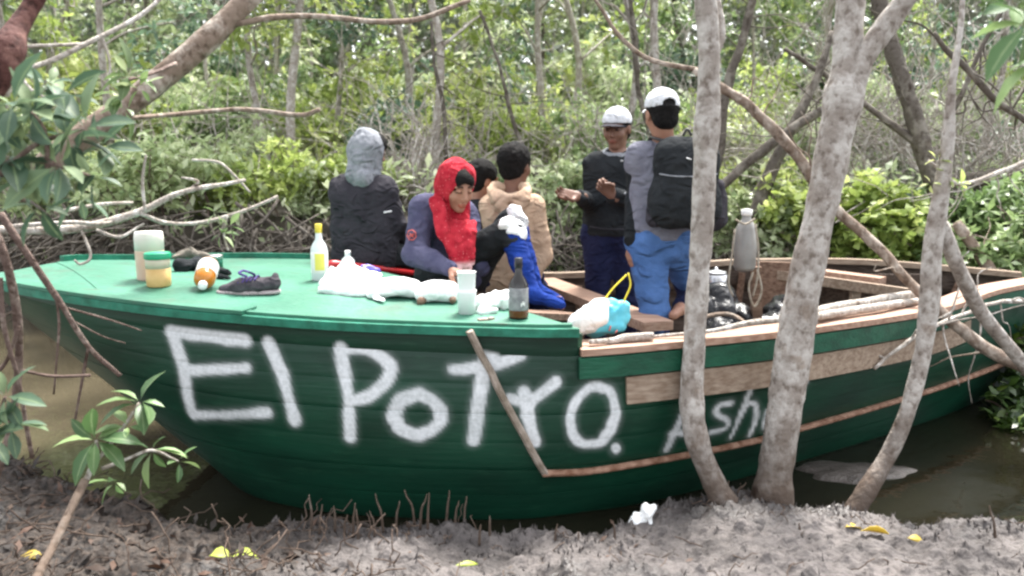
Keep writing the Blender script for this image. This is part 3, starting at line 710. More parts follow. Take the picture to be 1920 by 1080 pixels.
def on_hull(px, py, out=0.0):
    d = (HPX-px)**2+(HPY-py)**2; i, j = np.unravel_index(np.argmin(d), d.shape)
    i2, j2 = min(i+1, NU-1), min(j+1, NV-1); i1, j1 = max(i-1, 0), max(j-1, 0)
    nn = nrm(np.cross(HS[i2, j]-HS[i1, j], HS[i, j1]-HS[i, j2]))
    if nn[1] > 0: nn = -nn
    return HS[i, j]+nn*out, nn
# lettering strokes: points in the photograph carried onto the planks
def arc(cx, cy, rx, ry, tilt=0, n=26, a0=0, a1=360):
    o = []
    for a in np.linspace(a0, a1, n):
        a = math.radians(a); x, y = rx*math.cos(a), ry*math.sin(a); c_, s_ = math.cos(math.radians(tilt)), math.sin(math.radians(tilt))
        o.append((cx+x*c_-y*s_, cy+x*s_+y*c_))
    return o
STR = [([(326, 602), (345, 690), (362, 778)], .030), ([(322, 604), (400, 600), (462, 607)], .028), ([(350, 694), (460, 690)], .022), ([(362, 776), (500, 772)], .024),
       ([(506, 614), (530, 700), (553, 786)], .026),
       ([(642, 645), (650, 735), (657, 822)], .026), ([(642, 650), (690, 655), (728, 682), (722, 716), (690, 742), (650, 752)], .024),
       (arc(783, 778, 43, 37), .027),
       ([(912, 652), (902, 740), (886, 828)], .025), ([(850, 692), (915, 685), (975, 664)], .021), ([(905, 640), (930, 668)], .014),
       ([(985, 735), (993, 790), (1003, 830)], .027), ([(956, 748), (985, 755), (1010, 742), (1043, 718)], .021), ([(1000, 745), (985, 780)], .02),
       (arc(1112, 780, 40, 56, 18), .021), ([(1155, 840), (1157, 841)], .015),
       ([(1249, 842), (1264, 808), (1281, 775)], .016), ([(1281, 775), (1292, 800), (1300, 838)], .014), ([(1258, 815), (1295, 812)], .010),
       ([(1372, 755), (1350, 758), (1341, 770), (1352, 780), (1364, 788), (1362, 803), (1332, 811)], .013),
       ([(1416, 714), (1392, 770), (1371, 822)], .013), ([(1385, 786), (1404, 758), (1418, 758), (1416, 785), (1406, 815)], .013),
       ([(1440, 770), (1436, 800), (1456, 800), (1470, 765)], .012), ([(1520, 696), (1502, 735), (1480, 790)], .013)]
paint = np.zeros((NU, NV))
P2 = np.stack([HS[..., 0]*1.0+0*HS[..., 1], HS[..., 2], HS[..., 1]], -1)
wobn = fbm(HS, 9, 4, 4)*.011; dens = 1-.22*np.clip(fbm(HS, 6, 3, 14)*2, 0, 1)
for pts, hw in STR:
    Q = np.array([on_hull(*p)[0] for p in pts])
    Q = cr(Q, 3) if len(pts) > 3 else Q
    Q = Q[:, [0, 2, 1]]; hw *= .84
    dmin = np.full((NU, NV), 9.0)
    for a_, b_ in zip(Q[:-1], Q[1:]):
        ba = b_-a_; t = np.clip(((P2-a_)@ba)/max(ba@ba, 1e-9), 0, 1); dmin = np.minimum(dmin, np.linalg.norm(P2-a_-t[..., None]*ba, axis=-1))
    dmin = dmin+wobn; soft = .011 if hw > .015 else .008
    s_ = 1-sstep(hw-soft*.5, hw+soft*1.1, dmin); s_ = np.maximum(s_*dens, .10*(1-sstep(hw, hw+.035, dmin)))
    paint = np.maximum(paint, s_)
# drips and fuzz under the letters
boat = thing('boat', 'long dark green wooden boat with a white sprayed name, lying beside the mud bank', 'boat', (0, 4.3, 0))
def slab(P, off, nu, nv):
    """grid nu x nv of outer points and offset vectors -> closed thin plank"""
    A = P.reshape(-1, 3); B = (P+off).reshape(-1, 3); n = nu*nv
    i = (np.arange(nu-1)[:, None]*nv+np.arange(nv-1)[None]).ravel()
    F = [np.stack([i, i+nv, i+nv+1, i+1], 1), np.stack([i, i+1, i+nv+1, i+nv], 1)+n]
    for e0 in (np.arange(nu)*nv, np.arange(nu)*nv+nv-1, np.arange(nv), (nu-1)*nv+np.arange(nv)):
        F.append(np.stack([e0[:-1], e0[1:], e0[1:]+n, e0[:-1]+n], 1))
    return np.concatenate([A, B]), np.concatenate(F)
NS = 8; per = NV//NS
for k in range(NS):
    j0, j1 = k*per, (k+1)*per+1 if k < NS-1 else NV
    Pk = HS[:, j0:j1].copy(); nv = Pk.shape[1]
    gap = .0028
    v = np.linspace(0, 1, nv)[None, :, None]
    Pk[..., 2] -= 0
    lap = .0010*np.exp(-((v[0, :, 0])/.06)**2)+(.0035 if k in (1, 3) else .0016)*np.exp(-((1-v[0, :, 0])/.05)**2)   # eased edges at each seam
    Pk[..., 1] += lap[None]+(.0003*math.sin(k*2.3))
    V, F = slab(Pk, V3(0, .024, 0), NU, nv)
    pa = paint[:, j0:j1].ravel()
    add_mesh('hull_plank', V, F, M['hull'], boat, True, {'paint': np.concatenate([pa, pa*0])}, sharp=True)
# raised bow plank between the gunwale line and the deck
tb = tt[tt <= 5.0]; nb = len(tb); top = interp_cr([p-V3(0, 0, .018) for p in DKP])(tb); bot = Tn[:nb]
rowsv = np.linspace(0, 1, 12)[None, :, None]
Pb = top[:, None]*(1-rowsv)+bot[:, None]*rowsv; Pb[..., 1] += .004*np.exp(-((1-rowsv[..., 0])/.12)**2)-.002
bx, by = proj(Pb); pb = np.zeros(Pb.shape[:2]); 
V, F = slab(Pb, V3(0, .024, 0), nb, 12)
Q = np.array([W(x_, y_, 3.5) for x_, y_ in ((322, 604), (462, 607))])
def paint_on(P):
    out = np.zeros(P.shape[:2])
    for pts, hw in STR[:3]+STR[4:6]+STR[10:11]:
        Q = np.array([on_hull(*p)[0] for p in pts])
        for a_, b_ in zip(Q[:-1], Q[1:]):
            ba = b_-a_; t = np.clip(((P-a_)@ba)/(ba@ba), 0, 1); d = np.linalg.norm((P-a_-t[..., None]*ba)*V3(1, .3, 1), axis=-1)
            out = np.maximum(out, 1-sstep(hw*.84-.007, hw*.84+.014, d))
    return out
pb = paint_on(Pb).ravel()
add_mesh('bow_plank', V, F, M['hull'], boat, True, {'paint': np.concatenate([pb, pb*0])}, sharp=True)

# far side of the hull
FG = [W(-30, 508, 4.10), W(120, 492, 4.5), W(250, 489, 4.85), W(590, 487, 5.35), W(1020, 516, 5.65), W(1330, 494, 5.85), W(1430, 490, 5.9), W(1640, 492, 5.85), W(1990, 522, 5.48)]
FG[0] = DKP[0]+V3(0, .05, .01)
fF = interp_cr(FG); tf = np.linspace(0, 8, 160); Tf = fF(tf)
Bf = Tf.copy(); Bf[:, 2] = -.3; cen = np.stack([np.interp(tf, [0, 1.2, 4, 8], [-1.15, -.8, .4, 2.9]), np.interp(tf, [0, 1.2, 4, 8], [4.12, 4.4, 4.9, 5.5]), tf*0], 1)
bl = np.interp(tf, [0, 1.6, 4, 8], [1, .75, .45, .6])[:, None]; Bf[:, :2] = Bf[:, :2]*(1-bl)+cen[:, :2]*bl
vf = np.linspace(0, 1, 22)[None, :, None]; HF = Tf[:, None]*(1-vf)+Bf[:, None]*vf; HF[..., 1] += .12*np.sin(PI*vf[..., 0])*np.clip(tf/2, 0, 1)[:, None]
HF[:, :, 2] -= .02
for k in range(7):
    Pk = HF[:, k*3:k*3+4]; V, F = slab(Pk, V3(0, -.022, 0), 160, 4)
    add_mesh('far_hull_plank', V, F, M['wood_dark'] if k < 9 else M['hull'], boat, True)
# sole (floor boards)
for k in range(6):
    y0 = 4.05+k*.235
    g = Geo(); g.box((.55+.05*k, y0, .13), (1.7, .215, .03), rotz(.20)); g.build('floor_board', M['wood_brown'], boat, False)
# ribs on the inner faces
for i in range(9):
    t = 3.7+i*.48; g = Geo(); k = int(t/8*159); P = HF[k, 1:20, :]-V3(0, .045, 0); g.tube(P, .024, 4); g.build('rib', M['wood_brown'], boat, False)

# foredeck: top sheet with slight camber, sides and nosing, aft edge runs back from the step
near = interp_cr(DKP)(np.linspace(0, 5, 90)); AFT = V3(-.62, 5.37, .9)
fe = fF(np.linspace(0, 3.05, 90))
s = np.linspace(0, 1, 24)[None, :, None]
# deck rows run from near edge to far edge; last column follows the slanting aft edge
DP = near[:, None]*(1-s)+fe[:, None]*s
DP[..., 2] += .022*np.sin(PI*s[..., 0])+.004
DP[..., 2] += .003*fbm(DP, 3, 2, 2)
for k_, (i0_, i1_) in enumerate(((0, 26), (26, 58), (58, 90))):
    Q_ = DP[i0_:min(i1_+1, 90)].copy(); Q_[..., 2] += (0, .003, .0005)[k_]
    if k_ < 2: Q_[-1] = Q_[-1]*.9+Q_[-2]*.1
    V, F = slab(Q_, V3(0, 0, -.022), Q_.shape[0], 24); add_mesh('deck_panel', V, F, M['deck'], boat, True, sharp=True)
def deck_z(x, y):
    d = (DP[..., 0]-x)**2+(DP[..., 1]-y)**2; return DP.reshape(-1, 3)[np.argmin(d)][2]
def on_deck(px, py):
    X, Y = proj(DP); d = (X-px)**2+(Y-py)**2; return DP.reshape(-1, 3)[np.argmin(d)].copy()
# nosing along the near edge, two lengths lapped at the photo's joint
def strip(name, P, w, h, m, off=(0, 0, 0), parent=boat, uv=None):
    P = np.asarray(P, float)+np.asarray(off); T = np.gradient(P, axis=0); V = []
    for p, t in zip(P, T):
        t = nrm(t); sd_ = nrm(np.cross(t, V3(0, 0, 1))); up_ = np.cross(sd_, t)
        for a_, b_ in ((-.5, -.5), (.5, -.5), (.5, .5), (-.5, .5)): V.append(p+sd_*a_*w+up_*b_*h)
    F = []; n = len(P)
    for i in range(n-1):
        for j in range(4): F.append([i*4+j, i*4+(j+1) % 4, (i+1)*4+(j+1) % 4, (i+1)*4+j])
    F += [[3, 2, 1, 0], [(n-1)*4+q for q in range(4)]]
    return add_mesh(name, V, F, m, parent, False)
strip('deck_nosing', near, .03, .034, M['deck_edge'], (0, -.022, -.010))
i0, i1 = int(90*.02), int(90*.50)
strip('deck_edge_board', near[i0:i1], .12, .016, M['deck'], (0, .03, .018))
strip('deck_edge_lath', near[int(90*.49):88], .035, .012, M['deck'], (0, .012, .014))
# aft edge fascia under the deck
a_, b_ = near[-1], fe[-1]
strip('deck_aft_beam', np.array([rs((a_, b_), q) for q in np.linspace(.01, .99, 9)]), .03, .10, M['green_board'], (.02, 0, -.075))
strip('deck_far_rail', fe[28:], .03, .03, M['deck_edge'], (0, .01, .02))
# red rail behind the seated woman
g = Geo(); g.tube([on_deck(640, 506)+V3(0, .05, .02), W(785, 513, 5.3)], .018, 8); g.build('red_rail', M['red'], boat)

# open part: gunwale cap, green fascia board, bare strake
gw = interp_cr(TOP)(np.linspace(5, 9.95, 90))
strip('gunwale_cap', gw, .15, .028, M['wood_pink'], (0, .05, .018))
strip('green_fascia', gw, .022, .085, M['green_board'], (0, -.024, -.045))
g = Geo()
st = interp_cr(TOP)(np.linspace(6.0-.35, 8.6, 70)); bots = [on_hull(*p)[0] for p in ((1206, 738), (1500, 690), (1722, 640))]
strip('bare_strake', st, .02, .115, M['wood_tan'], (0, -.010, -.155))
# short pinkish board and the vertical end at the step
g = Geo(); g.box(W(1150, 652, 3.46)+V3(0, 0.03, .012), (.42, .12, .012), rotz(.05)); g.build('gunwale_patch_board', M['wood_pink'], boat, False)

# brown rubbing strip: straight grey lath then curved brown half-round
Q = [on_hull(x_, y_, .012)[0] for x_, y_ in zip(np.linspace(880, 1020, 12), np.linspace(622, 886, 12))]
Q[0] = DKP[4]*0+W(880, 620, on_hull(880, 660)[0][1]-.045); Q[1] = rs((Q[0], Q[2]), .5)
g = Geo(); g.tube(cr(Q, 3), .023, 6, squash=.6); g.build('rubbing_lath', M['wood_strip2'], boat, False)
Q = [on_hull(x_, y_, .012)[0] for x_, y_ in ((1016, 884), (1100, 880), (1200, 864), (1310, 845), (1420, 822), (1500, 800), (1620, 765), (1740, 730), (1830, 700), (1900, 672))]
g = Geo(); g.tube(cr(Q, 8), .021, 8, squash=.7); g.build('rubbing_strip', M['wood_strip'], boat)

# thwart crossing the open hold, aft cross bulkhead with posts, boxes
def plank(name, a, b, w, h, m, parent=boat, up=(0, 0, 1)):
    a = np.asarray(a, float); b = np.asarray(b, float); t = nrm(b-a); s_ = nrm(np.cross(t, up)); u = np.cross(s_, t)
    g = Geo(); g.box((a+b)/2, (np.linalg.norm(b-a), w, h), np.stack([t, -s_, u], 1)); return g.build(name, m, parent, False)
plank('thwart', W(1018, 528, 5.5), W(1235, 612, 4.05), .16, .045, M['wood_pink'])
plank('foot_board', W(960, 588, 3.75), W(1075, 592, 4.2), .22, .03, M['wood_brown'])
strip('far_gunwale', fF(np.linspace(3.3, 7.8, 60)), .07, .035, M['wood_tan'])
plank('aft_beam', W(1424, 498, 5.7), W(1655, 528, 5.1), .10, .05, M['wood_pink'])
plank('aft_beam_front', W(1424, 510, 5.66), W(1720, 553, 4.75), .03, .06, M['wood_tan'])
plank('aft_post', W(1605, 535, 5.1), W(1600, 590, 5.1), .05, .05, M['wood_tan'], up=(0, 1, 0))
plank('side_panel', W(1425, 560, 5.6), W(1500, 565, 5.45), .03, .5, M['wood_brown'])
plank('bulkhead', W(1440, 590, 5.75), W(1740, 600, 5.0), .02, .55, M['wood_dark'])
plank('hold_post', W(1418, 500, 5.0), W(1418, 620, 5.0), .055, .055, M['wood_brown'], up=(0, 1, 0))

# ------------------------------------------------------------------ branches and trunks
def branch(g, pts, n=8, wob=.004, seed=0, ns=9):
    """pts: (px, py, Y, radius in px of the photograph)"""
    P = np.array([W(a, b, c) for a, b, c, d in pts]); R = np.array([d*c/FPX for a, b, c, d in pts])
    C = cr(P, n); s = np.linspace(0, len(P)-1, len(C)); rr = np.interp(s, np.arange(len(P)), R)
    rr = rr*(1+.10*vnoise(C, 9, seed)+.06*vnoise(C, 25, seed+1)); C = C+np.stack([vnoise(C, 7, seed+q) for q in (2, 3, 4)], 1)*wob
    g.tube(C, rr, ns); return C
def tree_obj(name, label, cat, parts, bark, group=None, base=None):
    p0 = W(*parts[0][1][0][:3]) if base is None else base
    root = thing(name, label, cat, p0, group)
    for k, (nm, pts) in enumerate(parts):
        g = Geo()
        if nm == 'trunk' and pts[0][1] > 980:
            pass
        branch(g, pts, seed=len(label)+k*3, ns=14 if pts[0][3] > 15 else 8, n=12 if pts[0][3] > 15 else 7); g.build(nm, M[bark], root)
    return root
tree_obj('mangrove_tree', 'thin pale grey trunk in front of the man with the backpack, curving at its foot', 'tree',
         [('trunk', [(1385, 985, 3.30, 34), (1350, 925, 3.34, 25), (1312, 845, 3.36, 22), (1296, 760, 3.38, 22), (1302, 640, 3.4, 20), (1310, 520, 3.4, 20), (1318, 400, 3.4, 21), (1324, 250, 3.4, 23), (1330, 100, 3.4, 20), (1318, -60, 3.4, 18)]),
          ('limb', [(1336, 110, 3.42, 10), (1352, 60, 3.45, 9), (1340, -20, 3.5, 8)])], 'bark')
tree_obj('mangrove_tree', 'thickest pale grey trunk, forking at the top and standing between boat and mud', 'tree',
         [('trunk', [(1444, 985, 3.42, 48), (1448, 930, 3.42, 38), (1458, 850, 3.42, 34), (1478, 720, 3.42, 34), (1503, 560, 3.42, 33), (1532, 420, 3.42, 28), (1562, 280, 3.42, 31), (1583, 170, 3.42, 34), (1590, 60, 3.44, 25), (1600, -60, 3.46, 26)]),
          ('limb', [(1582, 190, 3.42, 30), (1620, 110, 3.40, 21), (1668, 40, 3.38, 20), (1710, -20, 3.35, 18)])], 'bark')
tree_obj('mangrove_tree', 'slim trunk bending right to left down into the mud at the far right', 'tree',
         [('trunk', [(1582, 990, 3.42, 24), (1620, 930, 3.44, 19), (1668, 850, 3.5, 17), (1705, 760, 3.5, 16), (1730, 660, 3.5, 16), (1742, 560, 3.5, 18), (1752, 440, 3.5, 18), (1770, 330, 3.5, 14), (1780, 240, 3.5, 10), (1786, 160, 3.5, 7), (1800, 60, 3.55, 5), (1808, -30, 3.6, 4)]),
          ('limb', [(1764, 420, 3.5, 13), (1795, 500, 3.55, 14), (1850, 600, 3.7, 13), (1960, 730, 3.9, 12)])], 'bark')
# leaning and crossing limbs behind and beside the boat
tree_obj('leaning_tree', 'thick bare limb slanting down from the top left corner region behind the leaves', 'tree',
         [('trunk', [(30, 370, 3.4, 24), (110, 290, 3.5, 23), (215, 215, 3.6, 23), (330, 125, 3.7, 22), (420, 45, 3.8, 22), (500, -40, 3.9, 23)]),
          ('limb', [(440, 45, 3.8, 6), (560, 30, 4.0, 5), (720, 42, 4.2, 5), (800, 32, 4.3, 5), (880, 0, 4.4, 4)]),
          ('limb', [(240, 220, 3.7, 4), (330, 215, 4.0, 4.5), (450, 206, 4.2, 4.5), (560, 216, 4.3, 4.5), (600, 205, 4.3, 4)])], 'bark_brown')
tree_obj('leaning_tree', 'limb with flaking dark red bark in the top left corner', 'tree',
         [('trunk', [(-30, 190, 2.3, 22), (0, 140, 2.32, 27), (18, 95, 2.35, 28), (30, 60, 2.4, 20), (52, 20, 2.45, 16), (92, -50, 2.5, 15)])], 'bark_red')
tree_obj('fallen_branch', 'pale dead branch with several prongs lying across the left behind the deck', 'branch',
         [('limb', [(-30, 432, 3.5, 8), (60, 432, 3.6, 8), (150, 428, 3.7, 8), (250, 402, 3.8, 7), (340, 362, 3.9, 5.5), (460, 338, 4.1, 3.5)]),
          ('twig', [(262, 400, 3.8, 4), (310, 418, 3.9, 4), (380, 418, 4.0, 3.5), (450, 398, 4.1, 3.5), (520, 368, 4.2, 3)]),
          ('twig', [(20, 425, 3.55, 4), (130, 418, 3.6, 4), (190, 420, 3.7, 3.5), (230, 412, 3.8, 3)]),
          ('twig', [(150, 425, 3.7, 3), (170, 480, 3.65, 3), (152, 495, 3.62, 2.5), (140, 488, 3.6, 2)]),
          ('twig', [(272, 396, 3.8, 3), (268, 340, 3.8, 3), (275, 290, 3.8, 2.5)]),
          ('twig', [(352, 358, 3.95, 3), (372, 340, 3.95, 2.5), (340, 332, 4.0, 2)]),
          ('twig', [(100, 400, 3.7, 3), (180, 385, 3.8, 3.5), (250, 380, 3.9, 3)]),
          ('twig', [(180, 432, 3.7, 3), (225, 445, 3.7, 3), (270, 420, 3.8, 2)])], 'twig')
tree_obj('bare_branch', 'long brown twig hanging down in front of the bow at the left', 'branch',
         [('limb', [(0, 400, 3.0, 7), (40, 460, 3.0, 7), (105, 555, 3.05, 6), (165, 650, 3.1, 5), (225, 705, 3.15, 4)]),
          ('twig', [(105, 555, 3.05, 3), (110, 620, 3.05, 2.5), (100, 740, 3.05, 2)]),
          ('twig', [(165, 650, 3.1, 3.5), (155, 700, 3.1, 3), (140, 790, 3.1, 2.5)]),
          ('twig', [(125, 578, 3.1, 2), (190, 595, 3.1, 2), (265, 622, 3.2, 1.2)]),
          ('twig', [(135, 600, 3.1, 1.6), (190, 630, 3.1, 1.5), (235, 645, 3.2, 1)])], 'twig_dark')
tree_obj('bare_branch', 'dark twisted stems running down the left edge beside the water', 'branch',
         [('limb', [(-40, 380, 2.7, 12), (10, 480, 2.7, 8), (30, 580, 2.75, 8), (35, 690, 2.8, 7), (20, 800, 2.8, 7), (-10, 900, 2.8, 7)]),
          ('twig', [(0, 520, 2.7, 5), (8, 620, 2.7, 5), (35, 720, 2.75, 4), (60, 860, 2.8, 4)]),
          ('twig', [(35, 610, 2.75, 4), (10, 680, 2.75, 4), (-30, 720, 2.75, 4)]),
          ('twig', [(28, 690, 2.8, 3), (100, 706, 2.9, 3), (170, 705, 2.95, 3)])], 'twig_dark')
tree_obj('fallen_branch', 'straight grey stick leaning out of the litter at the bottom left', 'stick', [('limb', [(60, 1100, 2.35, 10), (100, 1020, 2.5, 9), (130, 960, 2.6, 8), (160, 900, 2.7, 8)])], 'bark_brown')
tree_obj('bare_branch', 'thin grey branch slanting up right from the flaking red limb', 'branch',
         [('limb', [(30, 135, 3.0, 5), (110, 108, 3.1, 5), (190, 70, 3.2, 4.5), (270, 25, 3.3, 4), (330, -30, 3.4, 3)]), ('twig', [(45, 88, 3.1, 3.5), (110, 84, 3.1, 3.5), (170, 80, 3.2, 3)]),
          ('twig', [(36, 128, 3.0, 3), (55, 165, 3.0, 3), (95, 190, 3.0, 2)]), ('twig', [(190, 70, 3.2, 3), (206, 120, 3.2, 2.5), (200, 170, 3.2, 2)])], 'twig')
tree_obj('bare_branch', 'thin pale hooked twig arching above the pale dead branch', 'branch',
         [('limb', [(360, 300, 4.2, 2.5), (410, 305, 4.2, 2.5), (445, 335, 4.2, 2.5), (470, 362, 4.2, 2)])], 'twig')
# right-hand tangle
RB = [('brown limb slanting down to the right over the boat stern', [(1300, 130, 4.6, 6), (1360, 170, 4.6, 9), (1440, 230, 4.6, 10), (1500, 300, 4.6, 10), (1560, 385, 4.6, 10), (1650, 470, 4.5, 10), (1740, 560, 4.4, 11), (1830, 640, 4.3, 13), (1960, 710, 4.2, 13)], 'bark_brown'),
      ('dark curved trunk rising behind the forked tree', [(1800, 470, 6.4, 14), (1745, 330, 6.6, 18), (1710, 200, 6.7, 16), (1670, 80, 6.8, 15), (1640, -40, 6.9, 15)], 'bark_dark'),
      ('dark branch bending left from the curved trunk', [(1745, 290, 6.6, 9), (1650, 215, 6.8, 6), (1560, 150, 7, 5), (1470, 90, 7.1, 4)], 'bark_dark'),
      ('thin dark branch crossing the right edge', [(1750, 60, 4.8, 4), (1800, 120, 4.8, 6), (1860, 180, 4.8, 6), (1940, 235, 4.8, 6)], 'bark_dark'),
      ('long thin branch curving down from the top centre', [(1110, -10, 5.0, 3), (1160, 70, 5, 4), (1230, 115, 5, 4.5), (1320, 135, 5, 5)], 'bark_brown'),
      ('dark limb leaning across behind the thin trunk', [(1340, 360, 6.6, 8), (1420, 290, 6.6, 10), (1500, 230, 6.6, 9), (1580, 190, 6.6, 6)], 'bark_dark'),
      ('dark stem forking up behind the hanging bottle', [(1400, 460, 6.7, 15), (1440, 340, 6.8, 13), (1480, 250, 6.8, 10), (1530, 150, 6.9, 8), (1560, 60, 7, 6)], 'bark_dark'),
      ('dark stem leaning left behind the man with the backpack', [(1300, 430, 6.9, 9), (1345, 300, 6.9, 9), (1360, 180, 7, 9), (1400, 50, 7, 8), (1420, -40, 7, 7)], 'bark_dark'),
      ('short brown stem crossing the rubbing strip of the hull', [(1960, 560, 4.7, 5), (1860, 570, 4.5, 4), (1770, 605, 4.2, 4), (1700, 640, 4.1, 4), (1640, 690, 4.0, 3)], 'twig'),
      ('fallen log lying on the far bank at the right edge', [(1740, 350, 7.6, 14), (1820, 340, 7.5, 18), (1900, 330, 7.4, 20), (2000, 315, 7.4, 20)], 'bark_dark'),
      ('brown branch dropping behind the stern at the right edge', [(1790, 420, 5.9, 10), (1850, 500, 5.8, 12), (1900, 580, 5.6, 12), (1960, 650, 5.4, 12)], 'bark_brown'),
      ('thin stem slanting up right from the top of the slim trunk', [(1770, 250, 5.0, 5), (1800, 180, 5.0, 5), (1840, 90, 5, 4), (1900, -20, 5, 4)], 'bark_dark'),
      ('thin pale branch arching over the water at the right edge', [(1960, 285, 6.0, 5), (1880, 320, 6, 5), (1800, 345, 6, 4), (1740, 300, 6, 3)], 'twig'),
      ('grey stem standing behind the standing man in black', [(1235, 300, 8.3, 6), (1200, 180, 8.3, 5), (1190, 60, 8.3, 5), (1180, -30, 8.3, 4)], 'bark_dark'),
      ('thin grey stem rising behind the woman in red', [(838, 300, 8.2, 4), (830, 200, 8.2, 4), (815, 120, 8.2, 3), (808, 40, 8.2, 3)], 'bark_dark'),
      ('thin grey stem rising left of the standing man in black', [(1000, 330, 8.4, 4), (960, 220, 8.4, 4), (935, 120, 8.4, 3), (900, 20, 8.4, 3)], 'bark_dark')]
for k, (lb, pts, bk) in enumerate(RB):
    root = thing('bare_branch', lb, 'branch', W(*pts[0][:3]))
    g = Geo(); C = branch(g, pts, seed=k*5, wob=.012); g.build('limb', M[bk], root)
    if pts[0][3] > 3.5 and 'log' not in lb:
        r_ = np.random.default_rng(50+k)
        for q in range(9):
            a_ = C[r_.integers(2, len(C)-2)]; e_ = a_+rand_dirs(r_, 1)[0]*V3(1, .4, 1)*(.25+.35*r_.random())*pts[0][2]/5
            P_ = cr(limb(r_, a_, e_, .02, 5), 3); g = Geo(); g.tube(P_, np.linspace(.0065, .002, len(P_)), 5); g.build('twig', M[bk], root)

# ------------------------------------------------------------------ leafy sprays close to the camera
def spray(name, label, whs, mt, L=.10, nl=7, stems=(), bark='twig', wid=.42, droop=.3, seed=0, group=None):
    """whs: (px, py, Y, facing vector, scale) one whorl each"""
    root = thing(name, label, 'plant', W(*whs[0][:3]), group); r_ = np.random.default_rng(seed)
    data = []
    for wv in whs:
        q = W(*wv[:3]); ax = nrm(wv[3]); s_ = nrm(np.cross(ax, V3(.2, .3, .9))); t_ = np.cross(ax, s_); n_ = int(wv[5]) if len(wv) > 5 else nl
        a = np.arange(n_)*2*PI/n_+r_.random()*6+r_.normal(0, .18, n_)
        d = np.cos(a)[:, None]*s_+np.sin(a)[:, None]*t_+ax*(.25+.3*r_.random((n_, 1)))
        data.append((np.tile(q, (n_, 1))+d*.006, d+r_.normal(0, .13, (n_, 3)), L*wv[4]*(.5+.65*r_.random(n_))))
    for P_, D_, L_ in data:
        V, F, nv = leaf_cloud(P_, D_, L_, wid=wid, near=True, droop=droop+r_.uniform(-.15, .25), seed=int(r_.integers(999)))
        V = V.reshape(-1, nv, 3)
        for i in range(len(V)):
            nf = len(F)//len(P_)
            var = np.clip(.5+.4*r_.normal(), 0, 1)
            add_mesh('leaf', V[i], F[:nf], M[mt], root, True, {'var': np.full(nv, var), 'rib': np.tile([0, 1, 0], nv//3)})
    for k, st_ in enumerate(stems):
        g = Geo(); branch(g, st_, wob=.002, seed=k); g.build('stem', M[bark], root)
    return root
C_ = V3
spray('leafy_sprig', 'fresh green sapling with whorls of broad leaves growing from the bottom left bank', [
    (180, 826, 2.75, C_(.1, -.8, .5), 1.05, 8), (262, 755, 2.85, C_(.2, -.6, .8), 1.05, 7), (285, 845, 2.85, C_(.4, -.8, .1), .95, 7), (215, 905, 2.8, C_(0, -.7, -.2), .7, 5), (335, 865, 2.95, C_(.8, -.4, .2), .6, 4), (240, 800, 2.8, C_(0, -.5, .9), .8, 5)],
    'leaf_fresh', .125, 7, [[(160, 905, 2.7, 6), (178, 860, 2.75, 5), (182, 826, 2.75, 3)], [(178, 870, 2.75, 4), (225, 810, 2.8, 3.5), (262, 755, 2.85, 3)], [(190, 880, 2.75, 4), (240, 860, 2.8, 3), (285, 845, 2.85, 3), (335, 865, 2.95, 2)]], seed=3)
spray('leafy_sprig', 'spray of grey green leaves hanging in from the left edge above the deck', [
    (110, 310, 2.1, C_(.1, -.8, .5), 1.1, 8), (160, 240, 2.15, C_(.1, -.7, .6), 1.0, 7), (60, 210, 2.1, C_(-.1, -.8, .5), 1.05, 8), (20, 290, 2.1, C_(-.2, -.9, .3), 1.0, 7), (75, 385, 2.15, C_(.1, -.8, -.3), .9, 6), (25, 200, 2.0, C_(0, -.8, .6), .9, 6), (175, 330, 2.2, C_(.4, -.8, .2), .7, 5), (120, 180, 2.2, C_(0, -.6, .8), .8, 6), (40, 250, 2.2, C_(.2, -.8, .3), 1, 7), (130, 265, 2.25, C_(.3, -.7, .4), .9, 7), (190, 275, 2.3, C_(.4, -.7, .4), .8, 6), (60, 330, 2.2, C_(-.2, -.8, .2), 1, 7), (150, 370, 2.25, C_(.2, -.7, -.3), .8, 6), (5, 240, 2.1, C_(-.1, -.8, .5), 1, 7), (90, 160, 2.2, C_(.1, -.6, .7), .8, 6)],
    'leaf_near', .128, 7, [[(-60, 330, 2.0, 8), (30, 300, 2.1, 5), (110, 310, 2.1, 4), (170, 330, 2.2, 3)], [(0, 330, 2.05, 6), (70, 270, 2.1, 4), (160, 240, 2.15, 3)], [(90, 320, 2.1, 5), (85, 250, 2.1, 4), (60, 210, 2.1, 3)]], 'twig_dark', seed=5)
spray('leafy_sprig', 'dark green leaves hanging from the thick limb at the upper left', [
    (240, 140, 3.0, C_(.1, -.8, .4), 1.0, 7), (262, 165, 3.0, C_(.4, -.8, .1), .8, 5), (232, 205, 3.0, C_(.1, -.8, -.5), .8, 5), (225, 175, 3.0, C_(-.5, -.6, .1), .8, 5)],
    'leaf_mid', .11, 6, [[(330, 120, 3.4, 4), (280, 140, 3.2, 3), (240, 150, 3.0, 3)]], 'twig_dark', seed=7)
spray('leafy_sprig', 'dull green leaves low on the left edge beside the water', [
    (10, 745, 2.4, C_(.2, -.8, .5), 1.0, 7), (20, 800, 2.4, C_(.3, -.8, .1), 1.0, 7), (-20, 820, 2.4, C_(0, -.8, .3), 1.0, 6)],
    'leaf_near', .12, 6, [[(-60, 880, 2.4, 6), (-10, 800, 2.4, 4), (10, 745, 2.4, 3)]], 'twig_dark', seed=9)
